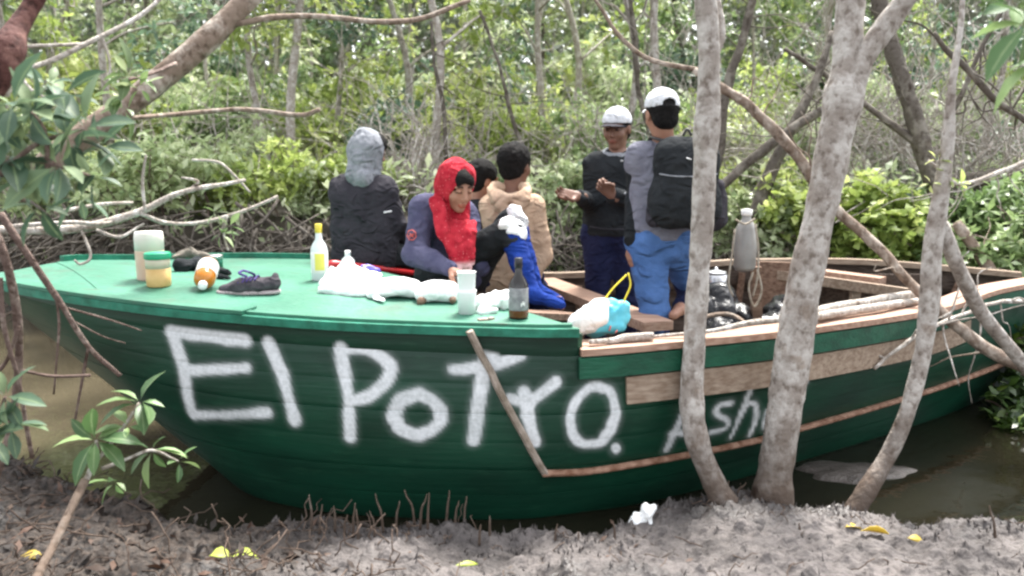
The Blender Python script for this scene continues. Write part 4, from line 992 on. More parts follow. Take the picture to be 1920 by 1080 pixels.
spray('leafy_sprig', 'big soft leaves poking in at the top right corner', [
    (1930, 45, 1.9, C_(-.6, -.6, .3), 1.15, 7), (1900, 10, 2.0, C_(-.3, -.7, .5), 1.0, 6), (1960, 110, 1.9, C_(-.6, -.6, -.2), 1.0, 6)],
    'leaf_fresh', .12, 6, [[(2000, 0, 1.9, 4), (1960, 30, 1.9, 3), (1930, 45, 1.9, 3)]], seed=11)
spray('leafy_sprig', 'few green leaves hanging from the pale dead branch behind the shoe', [
    (415, 440, 4.0, C_(.1, -.8, -.4), .8, 5), (430, 425, 4.0, C_(.2, -.8, .3), .7, 5), (405, 400, 4.0, C_(.1, -.8, .3), .6, 4)],
    'leaf_mid', .10, 5, [[(425, 405, 4.0, 3), (420, 440, 4.0, 2), (428, 470, 4.0, 2)]], seed=13)
spray('leafy_sprig', 'young pale sprouts on top of the slim right trunk', [
    (1757, 300, 3.5, C_(-.3, -.6, .7), .5, 4), (1775, 330, 3.5, C_(.5, -.6, .5), .5, 4), (1745, 345, 3.5, C_(-.5, -.6, .4), .5, 4), (1800, 350, 3.5, C_(.7, -.5, .3), .6, 4)],
    'leaf_yellow', .11, 4, [[(1758, 360, 3.5, 3), (1757, 300, 3.5, 2)]], seed=15)

# leafy thicket growing over the stern and round-leaved bush behind it
def bush(label, cents, lobe, mt, size, wh, seed, wid=.6, bark='twig_dark', nl=6):
    r_ = np.random.default_rng(seed); cs = [W(*c_) for c_ in cents]
    root = thing('bush', label, 'bush', cs[0]*V3(1, 1, 0)+V3(0, 0, .3))
    P_, D_, L_ = clump_leaves(r_, cs, wh, nl, lobe, size); V, F, var = leaf_mesh_data(P_, D_, L_, seed, wid, clumpf=3.5)
    add_mesh('foliage', V, F, M[mt], root, False, {'var': var})
    g = Geo(); b0 = cs[0]*V3(1, 1, 0)+V3(0, .1, .3)
    for c_ in cs:
        P_ = cr(limb(r_, b0+r_.normal(0, .08, 3), c_, .05, 6), 3); g.tube(P_, np.linspace(.02, .006, len(P_)), 6)
        for q in range(5): g.tube(limb(r_, c_, c_+rand_dirs(r_, 1)[0]*lobe, .02, 4), .004, 4)
    g.build('stems', M[bark], root)
bush('round bush with glossy yellow green leaves behind the stern between the two right trunks', [(1600, 430, 6.6), (1560, 400, 6.5), (1620, 370, 6.6), (1680, 400, 6.5), (1700, 460, 6.4), (1640, 480, 6.3), (1570, 470, 6.5), (1500, 420, 6.7), (1465, 390, 6.7), (1650, 430, 6.3)], .27, 'leaf_yellow', .075, 70, 31, .75)
bush('small light green bush behind the hanging bottle', [(1450, 420, 6.7), (1470, 380, 6.8), (1440, 460, 6.6), (1390, 400, 7.0), (1360, 440, 7)], .22, 'leaf_pale', .07, 50, 33, .7)
bush('dark green bush crowding the stern at the right edge', [(1830, 430, 6.3), (1790, 390, 6.5), (1880, 400, 6.3), (1920, 450, 6.0), (1850, 490, 6.0), (1790, 470, 6.1), (1930, 370, 6.4), (1960, 500, 5.9)], .3, 'leaf_mid', .08, 70, 35, .55)
bush('dark leafy growth hanging over the water at the lower right edge', [(1930, 640, 5.2), (1960, 700, 5.0), (1900, 600, 5.4), (1980, 770, 4.8), (1920, 720, 5.2), (1930, 800, 4.7), (1950, 880, 4.4), (1900, 770, 4.9)], .22, 'leaf_dark', .075, 50, 37, .5)
bush('low leafy fringe on the bank edge left of the hooded man', [(560, 345, 7.6), (500, 340, 7.6), (590, 320, 7.6), (450, 350, 7.5), (530, 300, 7.8)], .25, 'leaf_yellow', .075, 50, 39, .5)
bush('whitish green leafy spray at left behind the dead branch', [(330, 320, 7.4), (280, 350, 7.2), (240, 310, 7.3), (390, 300, 7.5), (200, 350, 7.1), (300, 290, 7.5)], .28, 'leaf_pale', .085, 45, 41, .5)
bush('leafy shrub filling the gap behind the man in black', [(1060, 440, 7.6), (1070, 380, 7.7), (1050, 480, 7.5), (1100, 330, 7.8), (1040, 350, 7.8)], .27, 'leaf_pale', .08, 55, 43, .5)

# ================================================================== PEOPLE
def skin_attr(m, lipc=(.9, .42, .4)):
    N = m.node_tree.nodes; L = m.node_tree.links; b = N['Principled BSDF']; old = b.inputs['Base Color'].links[0].from_socket
    a = N.new('ShaderNodeAttribute'); a.attribute_name = 'Col'; mx = N.new('ShaderNodeMix'); mx.data_type = 'RGBA'; mx.blend_type = 'MULTIPLY'; mx.inputs[0].default_value = 1
    L.new(old, mx.inputs[6]); L.new(a.outputs['Color'], mx.inputs[7]); L.new(mx.outputs[2], b.inputs['Base Color'])
    b.inputs['Subsurface Weight'].default_value = .08; b.inputs['Subsurface Radius'].default_value = (.01, .004, .002)
skin_attr(M['skin']); skin_attr(M['skin_dark'])

def head_prims(S, c, R, s=1.0):
    T = lambda x, y, z: c+R@(V3(x, y, z)*s)
    e = lambda p, r, k=.02, sub=False: S.ell(T(*p), V3(*r)*s, R, k*s, sub)
    e((0, -.012, .032), (.074, .092, .086)); e((0, .022, -.032), (.056, .066, .076), .03); e((0, .06, -.094), (.022, .018, .016), .025)
    for q in (-1, 1):
        e((q*.036, .056, -.026), (.024, .024, .022), .02); e((q*.03, .075, .03), (.026, .014, .009), .014)
        e((q*.031, .096, .008), (.016, .014, .012), .012, True)
        e((q*.031, .077, .007), (.0145, .0135, .0125), .004)
        e((q*.076, -.008, -.002), (.010, .02, .031), .008); e((q*.010, .096, -.030), (.009, .009, .007), .006)
    S.cone(T(0, .086, .018), T(0, .107, -.024), .008*s, .0115*s, .012*s)
    e((0, .087, -.058), (.021, .010, .0065), .006); e((0, .086, -.069), (.018, .010, .0068), .005); e((0, .098, -.0635), (.02, .006, .0015), .003, True)
def head_color(V, c, R, s=1.0):
    q = ((V-c)@R)/s; col = np.ones((len(V), 3)); x, y, z = np.abs(q[:, 0]), q[:, 1], q[:, 2]
    lip = (np.sqrt((x/.024)**2+((z+.0635)/.013)**2) < 1) & (y > .07); col[lip] = (.95, .62, .58)
    brow = (x > .012) & (x < .047) & (np.abs(z-.034+.25*np.abs(x-.03)) < .0055) & (y > .05); col[brow] = (.16, .13, .12)
    lash = (x > .016) & (x < .046) & (np.abs(z-.0035) < .0035) & (y > .06); col[lash] = (.2, .15, .14)
    return col
def hand_prims(w, d, n, side=1, curl=.5, s=1.0, point=0):
    S = SDF(); d = nrm(d); n = nrm(n-d*np.dot(n, d)); t = np.cross(d, n)*side
    A = lambda a, b, c_=0: w+(d*a+t*b+n*c_)*s
    S.cone(A(-.03, 0), A(0.005, 0), .024*s, .023*s, .02*s)
    offs = (.027, .009, -.009, -.026); ln = (.068, .076, .071, .056); kn = (.088, .092, .088, .080); r0 = (.0092, .0095, .009, .0082)
    for o, l, k, r in zip(offs, ln, kn, r0):
        S.cone(A(0, o*.5), A(k, o), .0155*s, .0115*s, .012*s)
        p = A(k, o); cu = curl*(1+.12*(o < 0)); ang = cu*.6; spread = o*2.0
        for j, f in enumerate((.45, .31, .24)):
            dd = nrm(d*math.cos(ang)+n*math.sin(ang)+t*spread*(1-.6*curl)); q = p+dd*l*f*s
            S.cone(p, q, r*(1-.1*j)*s, r*(.93-.1*j)*s, .004*s); p = q; ang += cu*.95
    p = A(.022, .02, .004); q = A(.05, .046, .014+.012*curl); u = A(.078, .052-.012*curl, .022+.03*curl); v = A(.100, .045-.02*curl, .026+.04*curl)
    S.cone(p, q, .0155*s, .012*s, .012*s); S.cone(q, u, .0112*s, .0098*s, .004*s); S.cone(u, v, .0098*s, .0085*s, .004*s)
    return S
def body_mesh(root, J, skin, head=None, hands=()):
    S = SDF(); g = J.get
    sm = (J['sL']+J['sR'])/2; hm = (J['hL']+J['hR'])/2
    S.cone(J['sL'], J['sR'], .04, k=.04); S.cone(sm, hm, .085, .085, .05); S.cone(J['hL'], J['hR'], .06, k=.05)
    c, R = J['head']; s = J.get('hs', 1.0)
    S.cone(c+R@V3(0, -.025, -.05)*s, sm+V3(0, 0, .01), .050*s, .056*s, .03)
    for q in 'LR':
        if 'e'+q in J: S.cone(J['s'+q], J['e'+q], .042, .034); S.cone(J['e'+q], J['w'+q], .034, .024)
        if 'k'+q in J: S.cone(J['h'+q], J['k'+q], .072, .045, .04); S.cone(J['k'+q], J['a'+q], .045, .03, .02)
        if 'f'+q in J: S.cone(J['a'+q], J['f'+q], .032, .024, .02)
    parts = [S.mesh(.013)]
    H = SDF(); head_prims(H, c, R, s); H.cone(c+R@V3(0, -.025, -.05)*s, rs((c+R@V3(0, -.025, -.05)*s, sm), .75), .050*s, .054*s, .03)
    parts.append(H.mesh(.0055)); nh = len(parts[-1][0]); n0 = len(parts[0][0])
    for h in hands: parts.append(hand_prims(*h).mesh(.0042))
    V, F = joinm(parts); col = np.ones((len(V), 3)); col[n0:n0+nh] = head_color(V[n0:n0+nh], c, R, s)
    return add_mesh('body', V, F, M[skin], root, True, colors=col)
def eyes(root, J):
    c, R = J['head']; s = J.get('hs', 1)
    for q in (-1, 1):
        g = Geo(); p = c+R@V3(q*.031, .084, .0065)*s; g.lathe([(0, -.008), (.006, -.004), (.008, 0), (.006, .004), (0, .008)], p, 12, R); g.build('eye', M['dark_plastic'], root)
def top_prims(J, rt=.105, rw=.10, arm=(.06, .05, .04), arms='LR', fore=True, cuff=.93, k=.05):
    S = SDF(); sm = (J['sL']+J['sR'])/2; hm = (J['hL']+J['hR'])/2
    S.cone(J['sL'], J['sR'], .062, k=k)
    for q in 'LR':
        a = rs((sm, J['s'+q]), .52)+(hm-sm)*.14; b = rs((hm, J['h'+q]), .75); S.cone(a, b, rt, rw, k)
    S.cone(sm+nrm(sm-hm)*.035, sm+(hm-sm)*.3, .065, .1, k); S.cone(sm+(hm-sm)*.2, hm, rt*.98, rw*.98, k)
    for q in arms:
        if 'e'+q in J:
            S.cone(J['s'+q], J['e'+q], arm[0], arm[1], .035)
            if fore: S.cone(J['e'+q], rs((J['e'+q], J['w'+q]), cuff), arm[1], arm[2], .02)
    return S
def leg_prims(J, rt=.09, rk=.066, ra=.055, legs='LR', shin=True):
    S = SDF(); S.cone(J['hL'], J['hR'], .1, k=.05)
    for q in legs:
        if 'k'+q in J:
            S.cone(J['h'+q], J['k'+q], rt, rk, .045)
            if shin: S.cone(J['k'+q], J['a'+q], rk, ra, .03)
    return S
def cloth_obj(name, S, m, root, h=.011, amp=.006, f=11, seed=0, vec=None, cuts=(), attrs=None):
    V, F = S.mesh(h, folds(amp, f, seed, vec), cuts)
    return add_mesh(name, V, F, M[m], root, True, attrs(V) if attrs else None)
def shoe(root, a, f, m, name='shoe'):
    S = SDF(); a = np.asarray(a); d = nrm(f-a)*V3(1, 1, 0); d = nrm(d); b = a*V3(1, 1, 0)+V3(0, 0, f[2]); S.cone(a+V3(0, 0, .02), b-d*.02+V3(0, 0, .02), .048, .045, .03); S.cone(b-d*.03, b+d*.13, .042, .036, .03); S.cone(b+d*.1, b+d*.17, .04, .028, .02)
    V, F = S.mesh(.01, None, [(b-V3(0, 0, .035), V3(0, 0, -1))]); add_mesh(name, V, F, M[m], root)
def cap_obj(root, J, m, brim_m, back_hole=False):
    c, R = J['head']; s = J.get('hs', 1); T = lambda x, y, z: c+R@(V3(x, y, z)*s)
    S = SDF(); S.ell(T(0, -.008, .046), V3(.088, .106, .092)*s, R, .01)
    S.ell(T(0, -.008, .036), V3(.080, .098, .086)*s, R, .004, True)
    if back_hole: S.ell(T(0, -.105, .050), V3(.034, .03, .022)*s, R, .004, True)
    V, F = S.mesh(.0058, folds(.0012, 30, 4), [(T(0, 0, .036), -R[:, 2]+.10*R[:, 1])]); cp = add_mesh('cap', V, F, M[m], root)
    g = Geo(); a = np.linspace(-1.15, 1.15, 15); rows = []
    for rr, zz in ((.0, 0), (.05, .004), (.09, -.004)):
        rows.append([T(math.sin(x)*.084*(1-.05*rr), math.cos(x)*.098-.006+rr*max(0, math.cos(x*1.25)), .042+zz-.022*(abs(math.sin(x))**2)) for x in a])
    P = np.array(rows); V, F = slab(P, R@V3(0, 0, -.005), 3, 15); add_mesh('brim', V, F, M[brim_m], cp)
    g = Geo(); g.lathe([(.0, .004), (.006, .002), (.007, -.002)], T(0, -.008, .138), 10, R); g.build('button', M[m], cp)
    return cp

# --- hooded person seated at the far edge of the deck
Y = 5.2; p = thing('person', 'person in a black top with grey hood up, sitting on the far deck edge', 'person', W(690, 500, Y))
R = frame((.72, .62, -.18)); J = dict(head=(W(692, 286, Y), R), sL=W(640, 352, Y+.02), sR=W(722, 352, Y-.03), hL=W(655, 478, Y), hR=W(715, 478, Y-.02))
J.update(eR=W(742, 420, Y-.02), wR=W(765, 470, Y+.35), eL=W(640, 430, Y+.2), wL=W(690, 450, Y+.35), kR=W(800, 490, Y+.25), aR=W(815, 590, Y+.4), kL=W(780, 495, Y+.4), aL=W(800, 590, Y+.5))
body_mesh(p, J, 'skin_dark', hands=[(J['wR'], V3(.8, .5, -.1), V3(0, 0, -1), 1, .5)])
S = top_prims(J, .128, .135, (.074, .064, .045)); cloth_obj('black_top', S, 'charcoal', p, amp=.007, seed=2)
S = leg_prims(J, .098, .07, .055); cloth_obj('trousers', S, 'black_cloth', p, seed=3)
c, R = J['head']; T = lambda x, y, z: c+R@V3(x, y, z)
S = SDF(); S.ell(T(0, -.015, .025), (.102, .118, .116), R, .03); S.cone(T(0, -.035, -.02), T(0, -.045, -.14), .090, .085, .05); S.cone(T(0, .0, -.06), T(0, .015, -.15), .075, .08, .04); S.cone(T(-.07, -.05, -.165), T(.07, -.05, -.165), .055, .055, .04)
S.ell(T(0, .1, -.0), (.066, .085, .095), R, .02, True)
V, F = S.mesh(.0075, folds(.010, 13, 9, (1, 1, .6))); add_mesh('hood', V, F, M['greycloth'], p)
S = SDF(); S.ell(T(0, .008, .055), (.085, .1, .08), R, .01); V, F = S.mesh(.008, None, [(T(0, 0, .03), -R[:, 2])]); add_mesh('hair', V, F, M['hair'], p)
g = Geo(); g.tube([W(710, 399, Y-.12), W(722, 398, Y-.12), W(734, 396, Y-.1)], .006, 6); g.build('sleeve_stripe', M['white_cloth'], p)

# --- person behind the woman, only hair and cheek show
Y = 5.0; p = thing('person', 'dark-haired person mostly hidden behind the woman in the red scarf', 'person', W(905, 500, Y))
R = frame((.8, .35, -.1)); J = dict(head=(W(906, 340, Y), R), hs=.9, sL=W(880, 400, Y+.1), sR=W(905, 402, Y-.1), hL=W(885, 510, Y+.1), hR=W(900, 510, Y))
body_mesh(p, J, 'skin'); cloth_obj('dark_top', top_prims(J, .1, .1), 'black_cloth', p, seed=7)
def hair_obj(p, J, lift=.014, seed=0, back=.0, capped=False):
    c, R = J['head']; s = J.get('hs', 1); T = lambda x, y, z: c+R@(V3(x, y, z)*s)
    S = SDF(); S.ell(T(0, -.02-back, .042), V3(.080+lift, .094+lift, .088+lift)*s, R, .02); S.ell(T(0, -.055, -.03), V3(.066, .045, .05)*s, R, .03)
    S.ell(T(0, .125, -.035), V3(.085, .10, .105)*s, R, .015, True)
    for q in (-1, 1): S.ell(T(q*.088, .01, -.02), V3(.03, .03, .045)*s, R, .01, True)
    V, F = S.mesh(.006, lambda G: (.002 if capped else .006)*fbm(G, 55, 2, seed)+(.012*sstep(.035, .05, (G-c)@R[:, 2]) if capped else 0), [(T(0, 0, .085), R[:, 2])] if capped else ()); return add_mesh('hair', V, F, M['hair'], p)
hair_obj(p, J, .016, 3)

# --- seated man in the beige hoodie, back to the camera
Y = 4.9; p = thing('person', 'short-haired person in a beige hoodie sitting with back to the camera', 'person', W(965, 520, Y))
R = frame((.55, .82, .0)); J = dict(head=(W(967, 312, Y), R), sL=W(922, 388, Y), sR=W(1000, 386, Y-.03), hL=W(932, 520, Y), hR=W(985, 520, Y-.02))
J.update(eR=W(1018, 478, Y-.05), wR=W(985, 535, Y-.12), eL=W(905, 470, Y+.1), wL=W(930, 500, Y+.3), kR=W(1010, 545, Y+.35), aR=W(1010, 660, Y+.4), kL=W(950, 545, Y+.4), aL=W(950, 660, Y+.4))
body_mesh(p, J, 'skin_dark', hands=[(J['wR'], V3(-.4, .3, -.5), V3(-.5, .3, .2), 1, .6)])
cloth_obj('hoodie', top_prims(J, .118, .12, (.068, .06, .046)), 'beige', p, amp=.008, f=9, seed=11)
cloth_obj('trousers', leg_prims(J, .092, .07, .055), 'navy', p, seed=12)
c = (J['sL']+J['sR'])/2
S = SDF(); a = np.linspace(0, 2*PI, 15)
ring = [c+V3(.098*math.cos(x)-.02, .075*math.sin(x)-.075, .088+.028*math.sin(x)+.01*math.cos(2*x)) for x in a]
for q0, q1 in zip(ring[:-1], ring[1:]): S.cone(q0, q1, .030, k=.008)
S.cone(c+V3(-.09, -.13, .05), c+V3(-.01, -.15, -.06), .045, .034, .02); S.cone(c+V3(.06, -.13, .05), c+V3(-.01, -.15, -.06), .045, .034, .02)
cloth_obj('hood', S, 'beige', p, .007, .009, 13, 13)
hair_obj(p, J, .013, 5)

# --- woman in the red scarf
Y = 4.3; p = thing('person', 'woman in a red spotted headscarf and slate sweatshirt, reaching over the deck', 'person', W(850, 535, 4.4))
R = frame((.50, -.78, -.30)); J = dict(head=(W(856, 352, 4.22), R), hs=.98, sL=W(868, 400, 4.5), sR=W(797, 392, 4.28), hL=W(880, 510, 4.55), hR=W(820, 512, 4.42))
J.update(eR=W(778, 478, 4.16), wR=W(846, 505, 3.98), eL=W(885, 470, 4.5), wL=W(905, 505, 4.3), kR=W(955, 432, 4.28), aR=W(1000, 553, 4.12), kL=W(962, 412, 4.5), aL=W(1005, 545, 4.36), fR=W(1052, 573, 4.1), fL=W(1050, 563, 4.34))
body_mesh(p, J, 'skin', hands=[(J['wR'], V3(.72, -.52, -.3), V3(.1, -.3, -1), -1, .75)])
S = top_prims(J, .118, .125, (.072, .062, .043), arms='LR', cuff=.97); cloth_obj('sweatshirt', S, 'slate', p, amp=.008, f=9, seed=21)
S = SDF(); S.cone(J['hL'], J['hR'], .12, k=.05)
for q in 'LR': S.cone(J['h'+q], J['k'+q], .098, .07, .045); S.cone(J['k'+q], rs((J['k'+q], J['a'+q]), .2), .07, .064, .02)
cloth_obj('trousers', S, 'black_cloth', p, amp=.006, seed=22)
for q in 'LR':
    k_, a_, f_ = J['k'+q], J['a'+q], J['f'+q]; S = SDF(); S.cone(rs((k_, a_), .12), rs((k_, a_), .55), .064, .052, .03); S.cone(rs((k_, a_), .55), a_, .052, .038, .03); S.cone(a_, f_, .038, .026, .03); S.cone(a_, a_-nrm(f_-a_)*.03-V3(0, 0, .012), .036, .032, .02)
    cloth_obj('long_sock', S, 'royal', p, .009, .004, 13, 23)
k_ = J['kR']; S = SDF(); S.cone(k_+V3(-.01, -.03, .03), k_+V3(.04, -.03, -.02), .052, .052, .02); cloth_obj('white_knee_frill', S, 'white_cloth', p, .008, .014, 22, 24)
k_ = J['kL']; S = SDF(); S.cone(k_+V3(-.0, -.02, .03), k_+V3(.035, -.03, -.02), .05, .05, .02); cloth_obj('white_knee_frill', S, 'white_cloth', p, .008, .012, 22, 25)
c, R = J['head']; T = lambda x, y, z: c+R@V3(x, y, z)
S = SDF(); S.ell(T(0, -.02, .03), (.098, .112, .110), R, .03); S.cone(T(0, -.05, -.03), T(0, -.045, -.13), .085, .08, .04)
S.cone(T(-.06, -.02, -.07), T(-.05, .0, -.15), .04, .045, .03); S.cone(T(.06, -.02, -.07), T(.05, .0, -.15), .04, .045, .03); S.cone(T(-.05, .03, -.16), T(.05, .03, -.16), .032, .032, .02)
S.ell(T(0, .125, -.03), (.068, .125, .098), R, .012, True)
hemf = lambda V: {'hem': np.zeros(len(V))}
V, F = S.mesh(.0065, folds(.006, 16, 31, (1, 1, .6))); sc = add_mesh('headscarf', V, F, M['scarf'], p, True, hemf(V))
# long ends hanging down the front in loose folds
S = SDF()
for i in range(7):
    u = i/6; top_ = W(812+76*u, (376 if u < .3 else 418), 4.17+.05*u); mid = W(826+60*u, 436, 4.10+.05*u); low = W(845+38*u, 470+14*math.sin(i*2.1), 4.08+.05*u); end = W(853+30*u, 497+7*math.sin(i*1.7), 4.07+.05*u)
    r_ = .019+.004*(i % 2)
    for a_, b_ in ((top_, mid), (mid, low), (low, end)): S.cone(a_+V3(0, -.012*(i % 2), 0), b_+V3(0, -.012*(i % 2), 0), r_, r_*.95, .012)
V, F = S.mesh(.0065, folds(.004, 20, 33, (1.6, 1, .35))); hm = sstep(W(0, 486, 4.1)[2], W(0, 497, 4.1)[2], V[:, 2])
add_mesh('scarf_end', V, F, M['scarf'], sc, True, {'hem': hm*.7})
# hair line under the scarf, sleeve badge, chest lettering
S = SDF(); S.ell(T(0, .005, .045), (.079, .092, .075), R, .01); S.ell(T(0, .11, -.025), (.06, .06, .085), R, .01, True); V, F = S.mesh(.0065, None, [(T(0, 0, -.02), -R[:, 2])]); add_mesh('hair', V, F, M['hair'], p)
def decal(root, name, m, px, py, Yc, shapes, lift=.0):
    """small printed patches, px-sized strokes, on cloth"""
    g = Geo()
    for s_ in shapes: g.tube([W(px+a, py+b, Yc) for a, b in s_[0]], s_[1], 6, squash=.35)
    return g.build(name, M[m], root)
def surf_y(o, px, py):
    V = np.empty(len(o.data.vertices)*3, np.float32); o.data.vertices.foreach_get('co', V); V = V.reshape(-1, 3)
    X, Y_ = proj(V); d = (X-px)**2+(Y_-py)**2; near_ = V[d < 9**2]
    return float(near_[:, 1].min()) if len(near_) else None
sw = [o for o in p.children if o.name.startswith('sweatshirt')][0]
yb = (surf_y(sw, 771, 441) or 4.1)-.002
decal(p, 'sleeve_badge', 'red_print', 771, 441, yb, [([(-8, 0), (-5, -8), (2, -10), (8, -5), (9, 3), (4, 9), (-4, 8), (-8, 0)], .006), ([(-3, -4), (4, 4)], .006), ([(4, -4), (-3, 5)], .005), ([(-6, 2), (0, 0), (6, -1)], .005)])
yb = (surf_y(sw, 835, 450) or 4.15)-.004
decal(p, 'chest_print', 'white_cloth', 835, 450, yb, [([(-8, -3), (-3, -4)], .004), ([(-1, -2), (6, 0)], .004), ([(8, 2), (14, 6)], .004), ([(-2, 3), (4, 7)], .003)])

# --- man in the black jacket talking with his hands
Y = 5.2; DX = 9; p = thing('person', 'man in a white cap and black jacket standing with both hands raised', 'person', W(1140, 600, Y)*V3(1, 1, 0)+V3(0, 0, .15))
R = frame((-.42, -.88, -.12)); zf = .19
def foot(x, y): return V3(x, y, zf)
J = dict(head=(W(1147, 243, Y), R), sL=W(1186, 305, Y+.03), sR=W(1106, 308, Y), hL=W(1168, 432, Y), hR=W(1112, 432, Y))
J.update(eL=W(1197, 384, Y-.02), wL=W(1138, 366, Y-.30), eR=W(1104, 386, Y-.02), wR=W(1076, 368, Y-.28))
for q, xx in (('L', 1168), ('R', 1112)):
    h = J['h'+q]; J['k'+q] = h+V3(.0, -.04, -.43); J['a'+q] = V3(h[0], h[1]+.02, zf+.08)
body_mesh(p, J, 'skin_dark', hands=[(J['wL'], V3(-.62, -.2, .6), V3(-.3, -.8, .1), 1, .95), (J['wR'], V3(-.9, -.25, .12), V3(.1, -.75, .5), -1, .4)]); eyes(p, J)
jk = cloth_obj('black_jacket', top_prims(J, .118, .122, (.07, .062, .046)), 'black_cloth', p, amp=.008, f=9, seed=41, cuts=[(W(1140, 441, Y), V3(0, 0, -1))])
cloth_obj('trousers', leg_prims(J, .098, .075, .07), 'navy', p, amp=.008, f=8, seed=42)
for q in 'LR': shoe(p, J['a'+q], J['a'+q]+V3(-.05, -.1, -.08), 'dark_plastic')
c = (J['sL']+J['sR'])/2
S = SDF(); ring = [c+V3(.072*math.cos(x), .06*math.sin(x), .055+.018*math.sin(x)) for x in a]
for q0, q1 in zip(ring[:-1], ring[1:]): S.cone(q0, q1, .024, k=.012)
S.cone(c+V3(.03, .06, .07), c+V3(.10, .05, .03), .03, .02); cloth_obj('grey_collar', S, 'greycloth', p, .007, .004, 18, 43)
cap_obj(p, J, 'white_cap', 'charcoal'); hair_obj(p, J, .002, 7, capped=True)
yb = (surf_y(jk, 1164, 298) or 5.1)-.004
decal(p, 'chest_logo', 'white_cloth', 1160, 302, yb, [([(-6, -2), (-1, 1)], .005), ([(-6, 2), (-1, -2)], .004), ([(2, -2), (8, -3)], .006)])
P_ = [(1180, 310), (1177, 330), (1172, 350), (1163, 364)]; P_ = [W(x_, y_, (surf_y(jk, x_, y_) or 5)-.002) for x_, y_ in P_]
g = Geo(); g.tube(cr(P_, 5), .012, 6, squash=.4); g.build('sleeve_stripe', M['greycloth'], p)
g = Geo(); g.tube([W(1096, 425, 5.06), W(1125, 430, 5.04), W(1160, 430, 5.04)], .012, 6, squash=.4); g.build('waist_band', M['charcoal'], p); p.location.x += .03

# --- man with the backpack seen from behind
Y = 4.42; p = thing('person', 'man in a white cap, grey shirt and light blue trousers seen from behind', 'person', W(1240, 600, Y)*V3(1, 1, 0)+V3(0, 0, .15))
R = frame((-.22, .96, -.05)); J = dict(head=(W(1240, 216, Y), R), sL=W(1200, 292, Y), sR=W(1288, 290, Y+.05), hL=W(1213, 462, Y-.02), hR=W(1268, 462, Y))
J.update(eL=W(1196, 375, Y+.02), wL=W(1185, 452, Y-.06), eR=W(1315, 380, Y+.1), wR=W(1300, 440, Y+.3))
J['kL'] = W(1228, 590, Y-.10); J['aL'] = V3(J['kL'][0]+.02, Y+.05, zf+.08); J['kR'] = W(1298, 555, Y+.22); J['aR'] = W(1275, 580, Y-.05); J['fR'] = W(1262, 592, Y-.2)
body_mesh(p, J, 'skin', hands=[(J['wL'], V3(-.1, .1, -.95), V3(.9, .3, 0), 1, .5), (J['wR'], V3(-.2, .8, -.3), V3(0, 0, -1), 1, .5)])
S = top_prims(J, .116, .112, arms='')
for q in 'LR': S.cone(J['s'+q], rs((J['s'+q], J['e'+q]), .22), .060, .064, .05)
sh = cloth_obj('grey_shirt', S, 'grey_shirt', p, amp=.007, f=9, seed=51, cuts=[(W(1240, 452, Y-.1), V3(0, 0, -1))])
S = SDF()
for q in 'LR': S.cone(rs((J['s'+q], J['e'+q]), .22), J['e'+q], .074, .066, .03); S.cone(J['e'+q], rs((J['e'+q], J['w'+q]), .95), .064, .047, .02)
cloth_obj('dark_sleeves', S, 'black_cloth', p, amp=.006, seed=52)
c = (J['sL']+J['sR'])/2; S = SDF(); ring = [c+V3(.07*math.cos(x)-.01, .055*math.sin(x), .045+.01*math.sin(x)) for x in a]
for q0, q1 in zip(ring[:-1], ring[1:]): S.cone(q0, q1, .02, k=.012)
cloth_obj('collar', S, 'grey_shirt', p, .007, .003, 18, 53)
S = SDF(); S.cone(J['hL']+V3(0, 0, .03), J['hR']+V3(0, 0, .03), .108, k=.05); S.cone(J['hL'], J['kL'], .104, .080, .05); S.cone(J['kL'], rs((J['kL'], J['aL']), .12), .08, .076, .03); S.cone(J['hR'], rs((J['hR'], J['kR']), .55), .1, .09, .05)
cloth_obj('trousers', S, 'blue_trs', p, amp=.007, f=10, seed=54)
S = SDF(); S.cone(rs((J['kL'], J['aL']), .10), J['aL'], .079, .06, .03); cloth_obj('trouser_leg', S, 'darkblue', p, amp=.006, seed=55)
S = SDF(); S.cone(rs((J['hR'], J['kR']), .6), J['kR'], .086, .07, .04); S.cone(J['kR'], rs((J['kR'], J['aR']), .8), .068, .055, .03); cloth_obj('trouser_leg', S, 'navy', p, amp=.006, seed=56)
shoe(p, J['aL'], J['aL']+V3(-.02, .05, -.08), 'dark_plastic')
cap_obj(p, J, 'white_cap', 'white_cap', True); hair_obj(p, J, .003, 9, capped=True)

# backpack on his back
b = thing('backpack', 'black backpack worn by the man in the grey shirt, partly behind the thin trunk', 'backpack', W(1285, 430, 4.2))
S = SDF(); bc = W(1285, 345, 4.235)
S.cone(bc+V3(-.06, 0, .14), bc+V3(.05, 0, .14), .095, k=.05); S.cone(bc+V3(-.075, -.01, -.11), bc+V3(.07, -.01, -.11), .115, k=.06); S.cone(bc+V3(-.06, 0, .1), bc+V3(-.07, 0, -.1), .1, k=.05); S.cone(bc+V3(.06, 0, .1), bc+V3(.07, 0, -.1), .1, k=.05)
S.cone(bc+V3(0, -.09, -.14), bc+V3(0, -.08, .0), .07, .06, .03)
cloth_obj('pack_body', S, 'black_cloth', b, .01, .009, 9, 61)
S = SDF(); S.cone(bc+V3(.15, .0, -.02), bc+V3(.155, 0, -.17), .05, .062, .03); cloth_obj('side_pocket', S, 'charcoal', b, .009, .006, 12, 62)
S = SDF(); S.cone(bc+V3(-.155, .0, -.06), bc+V3(-.15, -.01, -.17), .035, .045, .03); cloth_obj('side_pocket', S, 'charcoal', b, .009, .006, 12, 63)
